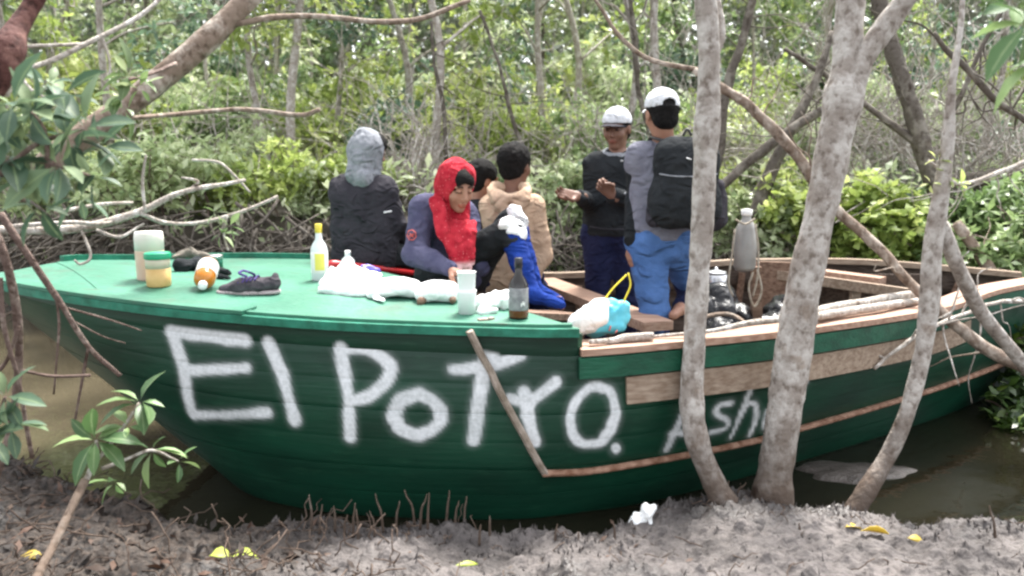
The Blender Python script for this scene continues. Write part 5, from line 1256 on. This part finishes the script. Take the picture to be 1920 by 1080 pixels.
for q, X0 in ((-1, -.085), (1, .085)):
    g = Geo(); s0 = (J['sL'] if q < 0 else J['sR'])*.45+c*.55
    g.tube(cr([bc+V3(X0*.6, .03, .2), s0+V3(0, -.06, .085), s0+V3(0, .03, .085), s0+V3(q*.03, .12, 0), s0+V3(q*.05, .12, -.16), bc+V3(q*.13, .1, -.16)], 6), .019, 8, squash=.4); g.build('strap', M['dark_plastic'], b)
g = Geo(); g.tube(cr([bc+V3(-.02, -.01, .235), bc+V3(0, -.01, .265), bc+V3(.02, -.01, .235)], 5), .006, 6); g.build('grab_loop', M['dark_plastic'], b)
g = Geo(); g.tube([W(1287, 296, bc[1]-.105), W(1296, 299, bc[1]-.105)], .008, 6, squash=.4); g.build('logo_patch', M['white_cloth'], b)
for dz, r_ in ((.05, .004), (-.06, .004)):
    g = Geo(); g.tube(cr([bc+V3(-.14, -.06, dz), bc+V3(-.07, -.125, dz-.01), bc+V3(.05, -.13, dz-.01), bc+V3(.14, -.06, dz)], 6), r_, 5); g.build('zip', M['greycloth'], b)

# ================================================================== THINGS ON THE DECK
def lathe_part(name, prof, base, m, root, R=None, n=24): g = Geo(); g.lathe(prof, base, n, R); return g.build(name, M[m], root)
M['frost'] = mat('frosted_plastic', (.74, .70, .64), .4, .5, .05, 20)
M['cloudy'] = mat('cloudy_plastic', (.26, .25, .235), .3, .5, .1, 14, (.38, .37, .35), 7)
M['pinkish'] = mat('pinkish_drink', (.62, .42, .33), .45, .5, .0, 20, (.68, .5, .4), 14)
M['mustard'] = mat('mustard_filling', (.52, .33, .11), .45, .5, .1, 30, (.6, .4, .16), 12)
M['clearish'] = mat('hazy_plastic', (.55, .5, .38), .3, .5)
M['green_lid'] = mat('green_lid', (.01, .30, .15), .4)
M['honey'] = mat('honey', (.45, .16, .012), .12, .6)
M['label'] = mat('paper_label', (.72, .71, .68), .7, .3, 0, 1, (.78, .77, .75), 20)
M['label_yel'] = mat('yellow_label', (.68, .62, .12), .6, .3)
M['yellow'] = mat('yellow_cap', (.62, .5, .05), .4)
M['glass_dark'] = mat('dark_bottle_glass', (.012, .009, .007), .08, .6)
M['amber'] = mat('dark_amber', (.10, .035, .01), .1, .6)
M['clear'] = mat('clear_plastic', (.62, .66, .66), .15, .5)
M['label_grey'] = mat('grey_label', (.17, .17, .18), .5, .4, 0, 1, (.3, .3, .3), 40)
M['purple'] = mat('purple_wrap', (.13, .11, .5), .4)
M['bagwhite'] = mat('thin_white_bag', (.86, .87, .86), .4, .4, .9, 22)
M['bagwhite'].node_tree.nodes['Principled BSDF'].inputs['Subsurface Weight'].default_value = .35; M['bagwhite'].node_tree.nodes['Principled BSDF'].inputs['Subsurface Radius'].default_value = (.03, .03, .03)
M['turq'] = mat('turquoise_bag', (.08, .45, .58), .5, .4, .2, 18, (.14, .55, .66), 10)
M['yellow_strap'] = mat('yellow_strap', (.75, .62, .05), .6)
M['shoe_grey'] = cloth('shoe_grey', (.05, .045, .052), (.09, .08, .09), ns=30)
M['shoe_pale'] = cloth('shoe_pale', (.33, .28, .28))
M['lace'] = cloth('purple_lace', (.07, .05, .16))
M['greyfab'] = cloth('weathered_cloth', (.12, .105, .085), (.2, .18, .15), ns=30)

q = on_deck(281, 528); q[2] += .001
t = thing('drink_pitcher', 'tall frosted tub with pinkish contents at the left end of the deck', 'container', q)
lathe_part('vessel', [(.0, 0), (.060, 0), (.064, .01), (.066, .14), (.066, .142)], q, 'pinkish', t); lathe_part('rim', [(.066, .142), (.067, .2), (.064, .226), (.06, .23), (.0, .23)], q, 'frost', t)
q = on_deck(302, 536)+V3(0, -.0, .001)
t = thing('jar', 'squat jar of mustard coloured paste with a green lid', 'jar', q)
lathe_part('filling', [(.0, 0), (.050, 0), (.054, .008), (.054, .085)], q, 'mustard', t); lathe_part('jar_wall', [(.054, .0852), (.0545, .125), (.05, .13), (.0, .13)], q, 'clearish', t)
lathe_part('lid', [(.0, .128), (.058, .128), (.059, .132), (.059, .152), (.055, .157), (.0, .157)], q, 'green_lid', t, n=36)
# tipped bottle with orange syrup
q = on_deck(386, 547)+V3(0, 0, .064); A = frame((.12, -.9, -.02)); A2 = np.stack([A[:, 0], A[:, 2], A[:, 1]], 1)
t = thing('syrup_bottle', 'bottle of orange syrup with a white label lying on its side beside the shoe', 'bottle', q-V3(0, 0, .05))
fx = nrm(V3(.14, -.9, -.40)); ux = nrm(np.cross(np.cross(fx, V3(0, 0, 1)), fx)); RB_ = np.stack([np.cross(ux, fx), ux, fx], 1)
lathe_part('bottle_body', [(.0, -.11), (.042, -.105), (.047, -.09), (.048, .02), (.045, .045), (.03, .065), (.018, .072)], q+fx*-.0, 'honey', t, RB_)
lathe_part('label', [(.0485, -.085), (.0492, -.08), (.0492, .0), (.0485, .004)], q, 'label', t, RB_)
lathe_part('cap', [(.018, .07), (.020, .072), (.020, .092), (.017, .096), (.0, .096)], q, 'white', t, RB_, 18)
# dark rolled cloth and strap behind, little tin
q = on_deck(372, 515)
t = thing('cloth_bundle', 'crumpled dark cloth bundle lying behind the jar and the shoe', 'cloth', q)
S = SDF(); S.cone(on_deck(335, 508)+V3(0, 0, .03), on_deck(375, 506)+V3(0, 0, .03), .04, .035, .03); S.cone(on_deck(375, 506)+V3(0, 0, .03), on_deck(432, 520)+V3(0, 0, .015), .035, .02, .03); S.cone(on_deck(390, 518)+V3(0, 0, .018), on_deck(436, 526)+V3(0, 0, .012), .02, .014, .02)
cloth_obj('dark_cloth', S, 'black_cloth', t, .008, .009, 16, 71)
S = SDF(); S.cone(on_deck(330, 498)+V3(0, 0, .05), on_deck(360, 497)+V3(0, 0, .075), .018, .026, .02); S.cone(on_deck(360, 497)+V3(0, 0, .075), on_deck(390, 502)+V3(0, 0, .055), .026, .02, .02); cloth_obj('grey_cloth', S, 'greyfab', t, .007, .006, 20, 72)
q = on_deck(399, 500)+V3(0, .02, 0); t = thing('tin', 'small pale tin standing behind the dark cloth', 'tin', q)
lathe_part('tin_body', [(0, 0), (.042, 0), (.042, .052), (.0, .052)], q, 'deck_edge', t); lathe_part('tin_lid', [(0, .05), (.045, .05), (.045, .066), (.042, .069), (0, .069)], q, 'metal', t)
# running shoe, toe to the left
q = on_deck(470, 552); t = thing('running_shoe', 'worn grey running shoe with purple laces lying on the deck', 'shoe', q)
a0 = q+V3(-.145, -.0, 0); a1 = q+V3(.135, .02, 0); d_ = nrm(a1-a0)
S = SDF(); S.cone(a0+V3(.04, 0, .03), q+V3(-.03, 0, .045), .030, .044, .03); S.cone(q+V3(-.03, 0, .045), q+V3(.04, .01, .055), .044, .045, .03); S.cone(q+V3(.04, .01, .05), q+V3(.10, .015, .058), .043, .042, .03); S.cone(q+V3(.10, .015, .06), q+V3(.112, .015, .098), .034, .022, .02)
S.ell(q+V3(.065, .013, .118), (.046, .024, .034), None, .01, True)
V, F = S.mesh(.0055, folds(.003, 24, 75), [(q+V3(0, 0, .016), V3(0, 0, -1))]); add_mesh('upper', V, F, M['shoe_grey'], t)
S = SDF(); S.cone(a0+V3(.035, 0, .02), q+V3(0, .0, .018), .036, .036, .03); S.cone(q, q+V3(.10, .015, .018), .036, .04, .03)
V, F = S.mesh(.0055, None, [(q+V3(0, 0, .024), V3(0, 0, 1)), (q+V3(0, 0, .001), V3(0, 0, -1))]); add_mesh('sole', V, F, M['shoe_pale'], t)
for i in range(5):
    g = Geo(); x_ = -.035+.018*i; g.tube(cr([q+V3(x_, -.04, .07+.004*i), q+V3(x_+.008, 0, .096+.003*i), q+V3(x_, .045, .07+.004*i)], 4), .0045, 6); g.build('lace', M['lace'], t)
g = Geo(); g.tube(cr([q+V3(-.0, -.02, .105), q+V3(-.03, -.03, .125), q+V3(-.02, -.0, .135), q+V3(.02, -.02, .125), q+V3(.03, 0, .11)], 5), .007, 6); g.build('lace_bow', M['lace'], t); t.scale.z = .8
# yellow-capped bottle
def bottle(label, q, H, rb, body, cap, lab=None, lab2=None, cat='bottle', neck=.35, lo=None, capm=None):
    t = thing('bottle', label, cat, q)
    hb = H*(1-neck)
    lathe_part('bottle_body', [(0, 0), (rb*.92, 0), (rb, .008), (rb, hb*.86), (rb*.8, hb*.98), (rb*.42, hb*1.12), (rb*.36, H*.86), (rb*.36, H*.88)], q, body, t)
    if lo: lathe_part('contents', [(rb*1.006, .006), (rb*1.01, .01), (rb*1.01, lo), (rb*1.005, lo+.002)], q, 'amber', t)
    if lab: lathe_part('label', [(rb*1.005, hb*.22), (rb*1.02, hb*.23), (rb*1.02, hb*.78), (rb*1.005, hb*.79)], q, lab, t)
    if lab2:
        g = Geo(); an = np.linspace(-1.9, -.75, 9); V = [q+V3(rb*1.035*math.cos(x), rb*1.035*math.sin(x), z) for z in (hb*.3, hb*.75) for x in an]; g.add(V, [[i, i+1, i+10, i+9] for i in range(8)]); g.build('label_print', M[lab2], t)
    lathe_part('cap', [(rb*.38, H*.84), (rb*.42, H*.845), (rb*.42, H*.995), (rb*.36, H), (0, H)], q, cap, t, n=16)
    return t
bottle('clear glass bottle with a yellow cap and white and yellow label', on_deck(605, 524), .285, .042, 'clear', 'yellow', 'label', 'label_yel')
bottle('dark glass sauce bottle with a grey label at the right end of the deck', on_deck(971, 593), .255, .041, 'glass_dark', 'dark_plastic', 'label_grey', None, lo=.045)
g = Geo(); q = on_deck(971, 593); rb = .0428
for x0, z0 in ((-1.2, .062), (-1.35, .055), (-1.05, .058)): g.add([q+V3(rb*math.cos(x), rb*math.sin(x), z) for z in (z0, z0+.015) for x in (x0, x0+.13)], [[0, 1, 3, 2]])
t_ = [o for o in bpy.data.objects if o.get('label', '').startswith('dark glass sauce')][0]; g.build('label_mark', M['label'], t_)
bottle('small clear bottle with a white cap standing among the white bags', on_deck(658, 520), .14, .036, 'clear', 'white', None, None, neck=.3)
def soft(label, nm, blobs, m, cat, amp=.008, f=16, seed=0, h=.0075, k=.03, flat=True):
    P0 = blobs[0][0]; t = thing(nm, label, cat, P0)
    S = SDF()
    for a_, b_, r1, r2 in [(x[0], x[1], x[2], x[3]) for x in blobs]: S.cone(a_, b_, r1, r2, k)
    zmin = min(x[0][2] for x in blobs)-.02
    V, F = S.mesh(.0058 if m == 'bagwhite' else h, crumple(amp, f, seed) if m == 'bagwhite' else folds(amp, f, seed)); V[:, 2] = np.maximum(V[:, 2], [deck_z(*v[:2])+.001 for v in V[::1]] if len(V) < 0 else zmin)
    add_mesh('skin' if False else nm+'_film', V, F, M[m], t); return t
od = lambda x, y, z=.02: on_deck(x, y)+V3(0, 0, z)
soft('crumpled white plastic bag spread on the deck beside the yellow-capped bottle', 'plastic_bag', [(od(608, 540, .03), od(650, 532, .05), .025, .045), (od(650, 532, .05), od(690, 545, .03), .045, .025), (od(670, 548, .02), od(712, 568, .008), .035, .008), (od(610, 552, .012), od(680, 556, .012), .022, .03), (od(655, 530, .07), od(685, 535, .06), .03, .03), (od(630, 545, .03), od(700, 552, .03), .04, .04), (od(620, 538, .04), od(695, 540, .05), .045, .045)], 'bagwhite', 'bag', .010, 14, 81)
soft('purple and white packet behind the white bags', 'packet', [(od(682, 525, .05), od(706, 522, .045), .032, .026)], 'purple', 'packet', .006, 20, 82)
def tray(label, px, py, w_, d_, seed, yaw):
    q = on_deck(px, py); t = thing('food_box', label, 'food box', q); R_ = rotz(yaw); S = SDF()
    for x_ in np.linspace(-1, 1, 5):
        for y_ in np.linspace(-1, 1, 4): S.ball(q+R_@V3(x_*w_*.38, y_*d_*.36, .034+.014*(1-x_*x_)), .034, .03)
    V, F = S.mesh(.0058, crumple(.0028, 15, seed), [(q+V3(0, 0, .002), V3(0, 0, -1))]); add_mesh('lid_and_base', V, F, M['bagwhite'], t)
    a_ = [q+R_@V3(x_*w_*.5, y_*d_*.52, .026) for x_, y_ in ((-1, -.9), (-.9, -1), (.9, -1), (1, -.9), (1, .9), (.9, 1), (-.9, 1), (-1, .9), (-1, -.9))]
    g = Geo(); g.tube(cr(a_, 3), .0045, 6, squash=.5); g.build('rim', M['white'], t)
tray('left and larger of the two white foam food boxes at the deck middle', 742, 556, .225, .15, 83, .12)
tray('right of the two white foam food boxes next to the cup', 822, 562, .17, .14, 84, .05)
soft('crumpled white paper lying between the cup and the dark bottle', 'paper_wrap', [(od(900, 575, .03), od(945, 582, .04), .04, .042), (od(905, 588, .012), od(925, 588, .012), .02, .015)], 'bagwhite', 'paper', .010, 18, 85)
soft('small brown scrap between the two food bags', 'food_scrap', [(od(792, 568, .015), od(800, 566, .015), .018, .014)], 'wood_brown', 'scrap', .004, 30, 86)
soft('small brown scrap beside the white cup', 'food_scrap', [(od(846, 573, .018), od(850, 572, .015), .02, .016)], 'wood_brown', 'scrap', .004, 30, 87)
soft('red and silver package lying by the far deck edge', 'package', [(od(625, 508, .03), od(645, 506, .03), .03, .025)], 'red', 'package', .004, 20, 88)
q = on_deck(874, 586); t = thing('white_cup', 'stacked white plastic cups standing in front of the woman', 'cup', q)
lathe_part('cup_wall', [(0, 0), (.038, 0), (.041, .09), (.043, .10)], q, 'white', t); lathe_part('cup_wall', [(.036, .098), (.036, .10), (.040, .175), (.042, .178), (.040, .18), (.034, .10), (0, .10)], q, 'white', t)
q = W(857, 540, 4.02); t = thing('steel_mug', 'steel mug held in the hand of the woman', 'mug', q)
lathe_part('mug_wall', [(0, -.03), (.034, -.03), (.036, .05), (.034, .05), (.032, -.025), (0, -.025)], q, 'metal', t)
g = Geo(); g.tube(cr([q+V3(-.034, 0, .035), q+V3(-.062, 0, .025), q+V3(-.062, 0, -.01), q+V3(-.034, 0, -.018)], 5), .005, 6); g.build('handle', M['metal'], t)
# bag with yellow handles on the gunwale
q = W(1118, 628, 3.62); t = thing('shopping_bag', 'turquoise shopping bag with yellow handles and white contents at the deck end', 'bag', q)
S = SDF(); S.cone(q+V3(-.02, 0, .05), q+V3(.09, .02, .05), .06, .055, .03); S.cone(q+V3(-.03, 0, .10), q+V3(.11, .02, .12), .04, .035, .03); cloth_obj('bag_wall', S, 'turq', t, .008, .010, 14, 91)
S = SDF(); S.cone(q+V3(-.08, -.03, .05), q+V3(-.01, -.04, .09), .055, .06, .03); S.cone(q+V3(-.02, -.02, .12), q+V3(.03, -.02, .135), .03, .03, .03); cloth_obj('white_contents', S, 'bagwhite', t, .008, .010, 16, 92)
for P_ in ([(1133, 562), (1150, 540), (1168, 522), (1175, 515)], [(1163, 585), (1172, 560), (1182, 535), (1178, 512)]):
    g = Geo(); g.tube(cr([W(x_, y_, 3.62) for x_, y_ in P_], 5), .0085, 6, squash=.4); g.build('handle', M['yellow_strap'], t)
g = Geo(); g.tube([q+V3(.05, -.055, .03), q+V3(.055, -.056, .05)], .008, 6, squash=.4); g.tube([q+V3(.075, -.05, .02), q+V3(.085, -.05, .03)], .007, 6, squash=.4); g.build('red_print', M['red_print'], t)
# sticks and poles lying along the gunwale
def stick(label, pts, bk='twig', nm='stick', cat='stick', grp=None):
    root = thing(nm, label, cat, W(*pts[0][:3]), grp); g = Geo(); branch(g, pts, seed=len(label), wob=.006, n=10, ns=9); g.build('shaft', M[bk], root); return root
stick('short weathered stick lying on the bare gunwale beside the blue bag', [(1105, 640, 3.42, 5), (1150, 638, 3.44, 6), (1170, 634, 3.45, 8), (1225, 631, 3.46, 8)])
stick('bent grey stick lying along the gunwale between the two thicker trunks', [(1225, 632, 3.5, 3), (1330, 622, 3.5, 4), (1400, 606, 3.55, 6), (1450, 600, 3.6, 7), (1500, 592, 3.65, 6)])
stick('upper of the two grey poles lying on the gunwale at the right', [(1490, 596, 3.75, 7), (1560, 578, 4.0, 8), (1640, 563, 4.3, 8), (1745, 548, 4.7, 8)])
stick('lower of the two grey poles lying on the gunwale at the right', [(1500, 600, 3.72, 7), (1570, 588, 3.95, 8), (1650, 575, 4.2, 8), (1720, 566, 4.5, 7)])
stick('thin stick leaning inside the hold', [(1300, 600, 4.2, 4), (1370, 590, 4.4, 4), (1440, 640, 3.8, 3)], 'bark_brown')
# hanging bottle with rope
q = W(1396, 500, 4.9); t = thing('hanging_bottle', 'cloudy plastic bottle tied upright with rope to a post in the hold', 'bottle', q)
lathe_part('bottle_body', [(0, -.02), (.05, -.02), (.062, 0), (.066, .12), (.06, .22), (.035, .265), (.026, .28), (.026, .30)], q, 'cloudy', t); lathe_part('cap', [(.03, .295), (.032, .30), (.032, .33), (0, .335)], q, 'label', t, n=16)
for P_ in ([(1378, 430), (1372, 480), (1366, 530), (1374, 555)], [(1416, 420), (1422, 470), (1420, 520), (1412, 555)], [(1420, 505), (1428, 545), (1414, 575), (1404, 540), (1412, 510)], [(1379, 412), (1398, 420), (1416, 410)]):
    g = Geo(); g.tube(cr([W(x_, y_, 4.82) for x_, y_ in P_], 6), .006, 6); g.build('rope', M['rope'], t)
# black bags and a pot in the hold
def hold_blob(label, nm, cs, m, cat, seed, amp=.02):
    t = thing(nm, label, cat, W(*cs[0][:3])); S = SDF()
    for x_, y_, Y_, r_ in cs: S.ball(W(x_, y_, Y_), r_, .04)
    cloth_obj(nm+'_skin', S, m, t, .012, amp, 9, seed); return t
hold_blob('shiny black plastic sacks heaped in the hold by the far side', 'sack', [(1345, 560, 5.2, .12), (1375, 600, 5.1, .13), (1320, 590, 5.1, .11), (1400, 620, 5.0, .1), (1350, 640, 4.9, .14)], 'blackbag', 'sack', 95)
hold_blob('dark sack behind the wooden post in the hold', 'sack', [(1470, 590, 5.2, .13), (1440, 620, 5.1, .12)], 'blackbag', 'sack', 96)
q = W(1342, 528, 5.25); t = thing('cooking_pot', 'dull silver pot standing among the black sacks', 'pot', q)
lathe_part('pot_wall', [(0, -.05), (.06, -.05), (.068, -.02), (.07, .05), (.066, .05), (.06, -.03), (0, -.03)], q, 'metal', t); lathe_part('lid', [(.071, .05), (.06, .065), (.01, .075), (.01, .09), (0, .092)], q, 'metal', t)

# ================================================================== ON THE MUD
r = np.random.default_rng(77)
def nh(x, y): return float(near_h(np.array([x]), np.array([y]))[0])
# small crumbly casts and spikes
g = Geo()
for i in range(1500):
    x = r.uniform(-1.1, 2.6); e = float(near_edge(np.array([x]))[0]); y = e-abs(r.normal(0, .12))-.005 if r.random() < .6 else r.uniform(2.2, e)
    h = r.uniform(.006, .028)*(1.5 if r.random() < .1 else 1); z = nh(x, y)-.004; w_ = r.uniform(.003, .008); tip = V3(x+r.normal(0, .007), y+r.normal(0, .007), z+h)
    a_ = np.arange(4)*PI/2+r.random(); g.add(np.vstack([np.stack([x+w_*np.cos(a_), y+w_*np.sin(a_), np.full(4, z)], 1), tip]), [[0, 1, 4], [1, 2, 4], [2, 3, 4], [3, 0, 4]])
o = g.build('mud_crumbs', M['mud'], None, False); at = o.data.attributes.new('litter', 'FLOAT', 'POINT'); tag(o, 'small spiky mud casts covering the grey bank', 'mud casts', None, 'stuff')
for i, (px, py, hh, ln) in enumerate([(a_+0, b_, c_*.74, d_*.8) for a_, b_, c_, d_ in [(585, 975, 62, -8), (597, 980, 45, 5), (628, 978, 35, -3), (660, 985, 60, 6), (672, 990, 48, -4), (720, 978, 70, -18), (742, 975, 50, 8), (778, 965, 60, -22), (786, 968, 55, 16), (800, 970, 62, 3), (838, 960, 56, 4), (853, 966, 34, 8), (872, 965, 46, 6), (902, 1000, 22, 2), (920, 990, 30, 0), (1040, 1002, 30, 5), (1085, 1010, 20, 0), (1150, 1000, 24, -3), (1380, 925, 28, 22), (1360, 930, 40, 10), (1865, 990, 60, -12), (1500, 1000, 22, -2), (700, 985, 36, -10), (645, 990, 30, 8)]]):
    q = GZ(px, py+14, .08); y_ = q[1]; root = thing('breathing_root', 'thin upright breathing root poking out of the grey mud edge', 'root', q, 'breathing roots on the mud edge')
    g = Geo(); branch(g, [(px, py+22, y_, 3.0), (px+ln*.2, py-hh*.3, y_, 2.2), (px+ln*.75, py-hh*.7, y_, 1.7), (px+ln, py-hh, y_, 1.1)], wob=.008, seed=i); g.build('stem', M['bark_brown'], root)
# litter on the left bank
n = 5200; x = r.uniform(-2.9, .4, n); y = r.uniform(1.7, 4.0, n); k_ = (litter_amt(x, y) > r.random(n)) & (y < near_edge(x)+.02); x, y = x[k_], y[k_]
z = near_h(x, y)+.004; P = np.stack([x, y, z], 1); D = rand_dirs(r, len(P))*V3(1, 1, .45)
V, F, nv = leaf_cloud(P, D, .022+.05*r.random(len(P)), .4, seed=5); tag(add_mesh('leaf_litter', V, F, M['leaf_litter'], None, False, {'var': np.repeat(r.random(len(P)), nv)}), 'brown rotting leaves covering the dark left bank', 'leaf litter', None, 'stuff')
n = 800; x = r.uniform(-.8, 2.8, n); y = r.uniform(1.8, 3.5, n); k_ = (y < near_edge(x)-.02) & (fbm2(x, y, 1.5, 3, 44)+.25*r.random(n) > .02); x, y = x[k_], y[k_]
P = np.stack([x, y, near_h(x, y)+.004], 1); V, F, nv = leaf_cloud(P, rand_dirs(r, len(P))*V3(1, 1, .5), .012+.035*r.random(len(P)), .35, seed=6)
tag(add_mesh('mud_debris', V, F, M['leaf_litter'], None, False, {'var': np.repeat(r.random(len(P)), nv)}), 'bits of dark rotten leaf strewn over the grey mud', 'debris', None, 'stuff')
g = Geo()
for i in range(120):
    x = r.uniform(-.6, 2.6); y = r.uniform(2.0, 3.5)
    if y > float(near_edge(np.array([x]))[0]): continue
    a_ = V3(x, y, nh(x, y)+.008); d = rand_dirs(r, 1)[0]*V3(1, 1, .35); d[2] = abs(d[2]); g.tube(limb(r, a_, a_+d*r.uniform(.04, .16), .008, 5), .0022, 4)
tag(g.build('mud_twigs', M['twig_dark'], None), 'thin dead twigs and rootlets on the grey mud', 'twigs', None, 'stuff')
g = Geo()
for i in range(420):
    x = r.uniform(-2.6, -.4); y = r.uniform(1.9, 3.8)
    if y > float(near_edge(np.array([x]))[0]): continue
    a_ = V3(x, y, nh(x, y)+.01); d = rand_dirs(r, 1)[0]*V3(1, 1, .5); d[2] = abs(d[2]); g.tube(limb(r, a_, a_+d*r.uniform(.06, .28), .01, 5), .0028, 4)
tag(g.build('fallen_twigs', M['twig_dark'], None), 'dead twigs and rootlets scattered over the dark left bank', 'twigs', None, 'stuff')
def ground_leaf(label, px, py, L, ang, m, nm='fallen_leaf', w=.6):
    q = GZ(px, py, .09); q[2] = nh(q[0], q[1])+.012; V, F, nv = leaf_cloud(q[None], V3(math.cos(ang), math.sin(ang), .12)[None], np.array([L]), w, True, .3, seed=int(px)); o = add_mesh(nm, V, F, M[m], None, True, {'var': np.full(len(V), r.random())}); md = o.modifiers.new('thickness', 'SOLIDIFY'); md.thickness = .002
    return tag(o, label, 'leaf')
ground_leaf('left of the three yellow leaves on the mud by the slim trunk', 1583, 1000, .07, .2, 'leaf_yel')
ground_leaf('middle and biggest of the three yellow leaves on the mud by the slim trunk', 1612, 1010, .10, .1, 'leaf_yel', w=.5)
ground_leaf('right of the three yellow leaves on the mud by the slim trunk', 1700, 1015, .055, -.3, 'leaf_yel')
ground_leaf('yellow green round leaf at the bottom left on the dark litter', 392, 1056, .075, .3, 'leaf_lime', w=.9)
ground_leaf('larger yellow green leaf right of the round one on the litter', 430, 1040, .10, .1, 'leaf_lime', w=.8)
ground_leaf('small yellow green leaf above the larger one on the litter', 440, 1022, .06, .4, 'leaf_lime', w=.6)
ground_leaf('orange leaf on the litter at far bottom left', 40, 1062, .07, .1, 'leaf_yel')
ground_leaf('pale straw-like leaf lying on the mud at the bottom centre', 850, 1074, .09, .3, 'leaf_lime', w=.25)
ground_leaf('small orange leaf standing in the mud behind the slim trunk', 1535, 915, .05, 1.2, 'leaf_litter')
q = GZ(1208, 978, .1); t = thing('litter_bag', 'crumpled white plastic scrap lying at the edge of the mud', 'litter', q)
S = SDF(); S.cone(q+V3(-.02, 0, .0), q+V3(.0, 0, .055), .042, .028, .02); S.cone(q+V3(-.0, -.01, .05), q+V3(.045, 0, .075), .024, .016, .02); S.cone(q+V3(-.03, -.01, -.02), q+V3(.01, 0, -.02), .03, .03, .02); V, F = S.mesh(.005, crumple(.013, 20, 99)); add_mesh('plastic_film', V, F, M['bagwhite'], t); t.scale = (.75, .75, .8)
# paint chips and a nail plate on the deck edge
q = on_deck(905, 602)+V3(0, 0, .012); g = Geo(); g.box(q, (.05, .025, .008), rotz(.4)); g.box(q+V3(.03, .0, .004), (.02, .02, .01), rotz(1)); g.build('cleat_plate', M['wood_strip2'], boat, False)
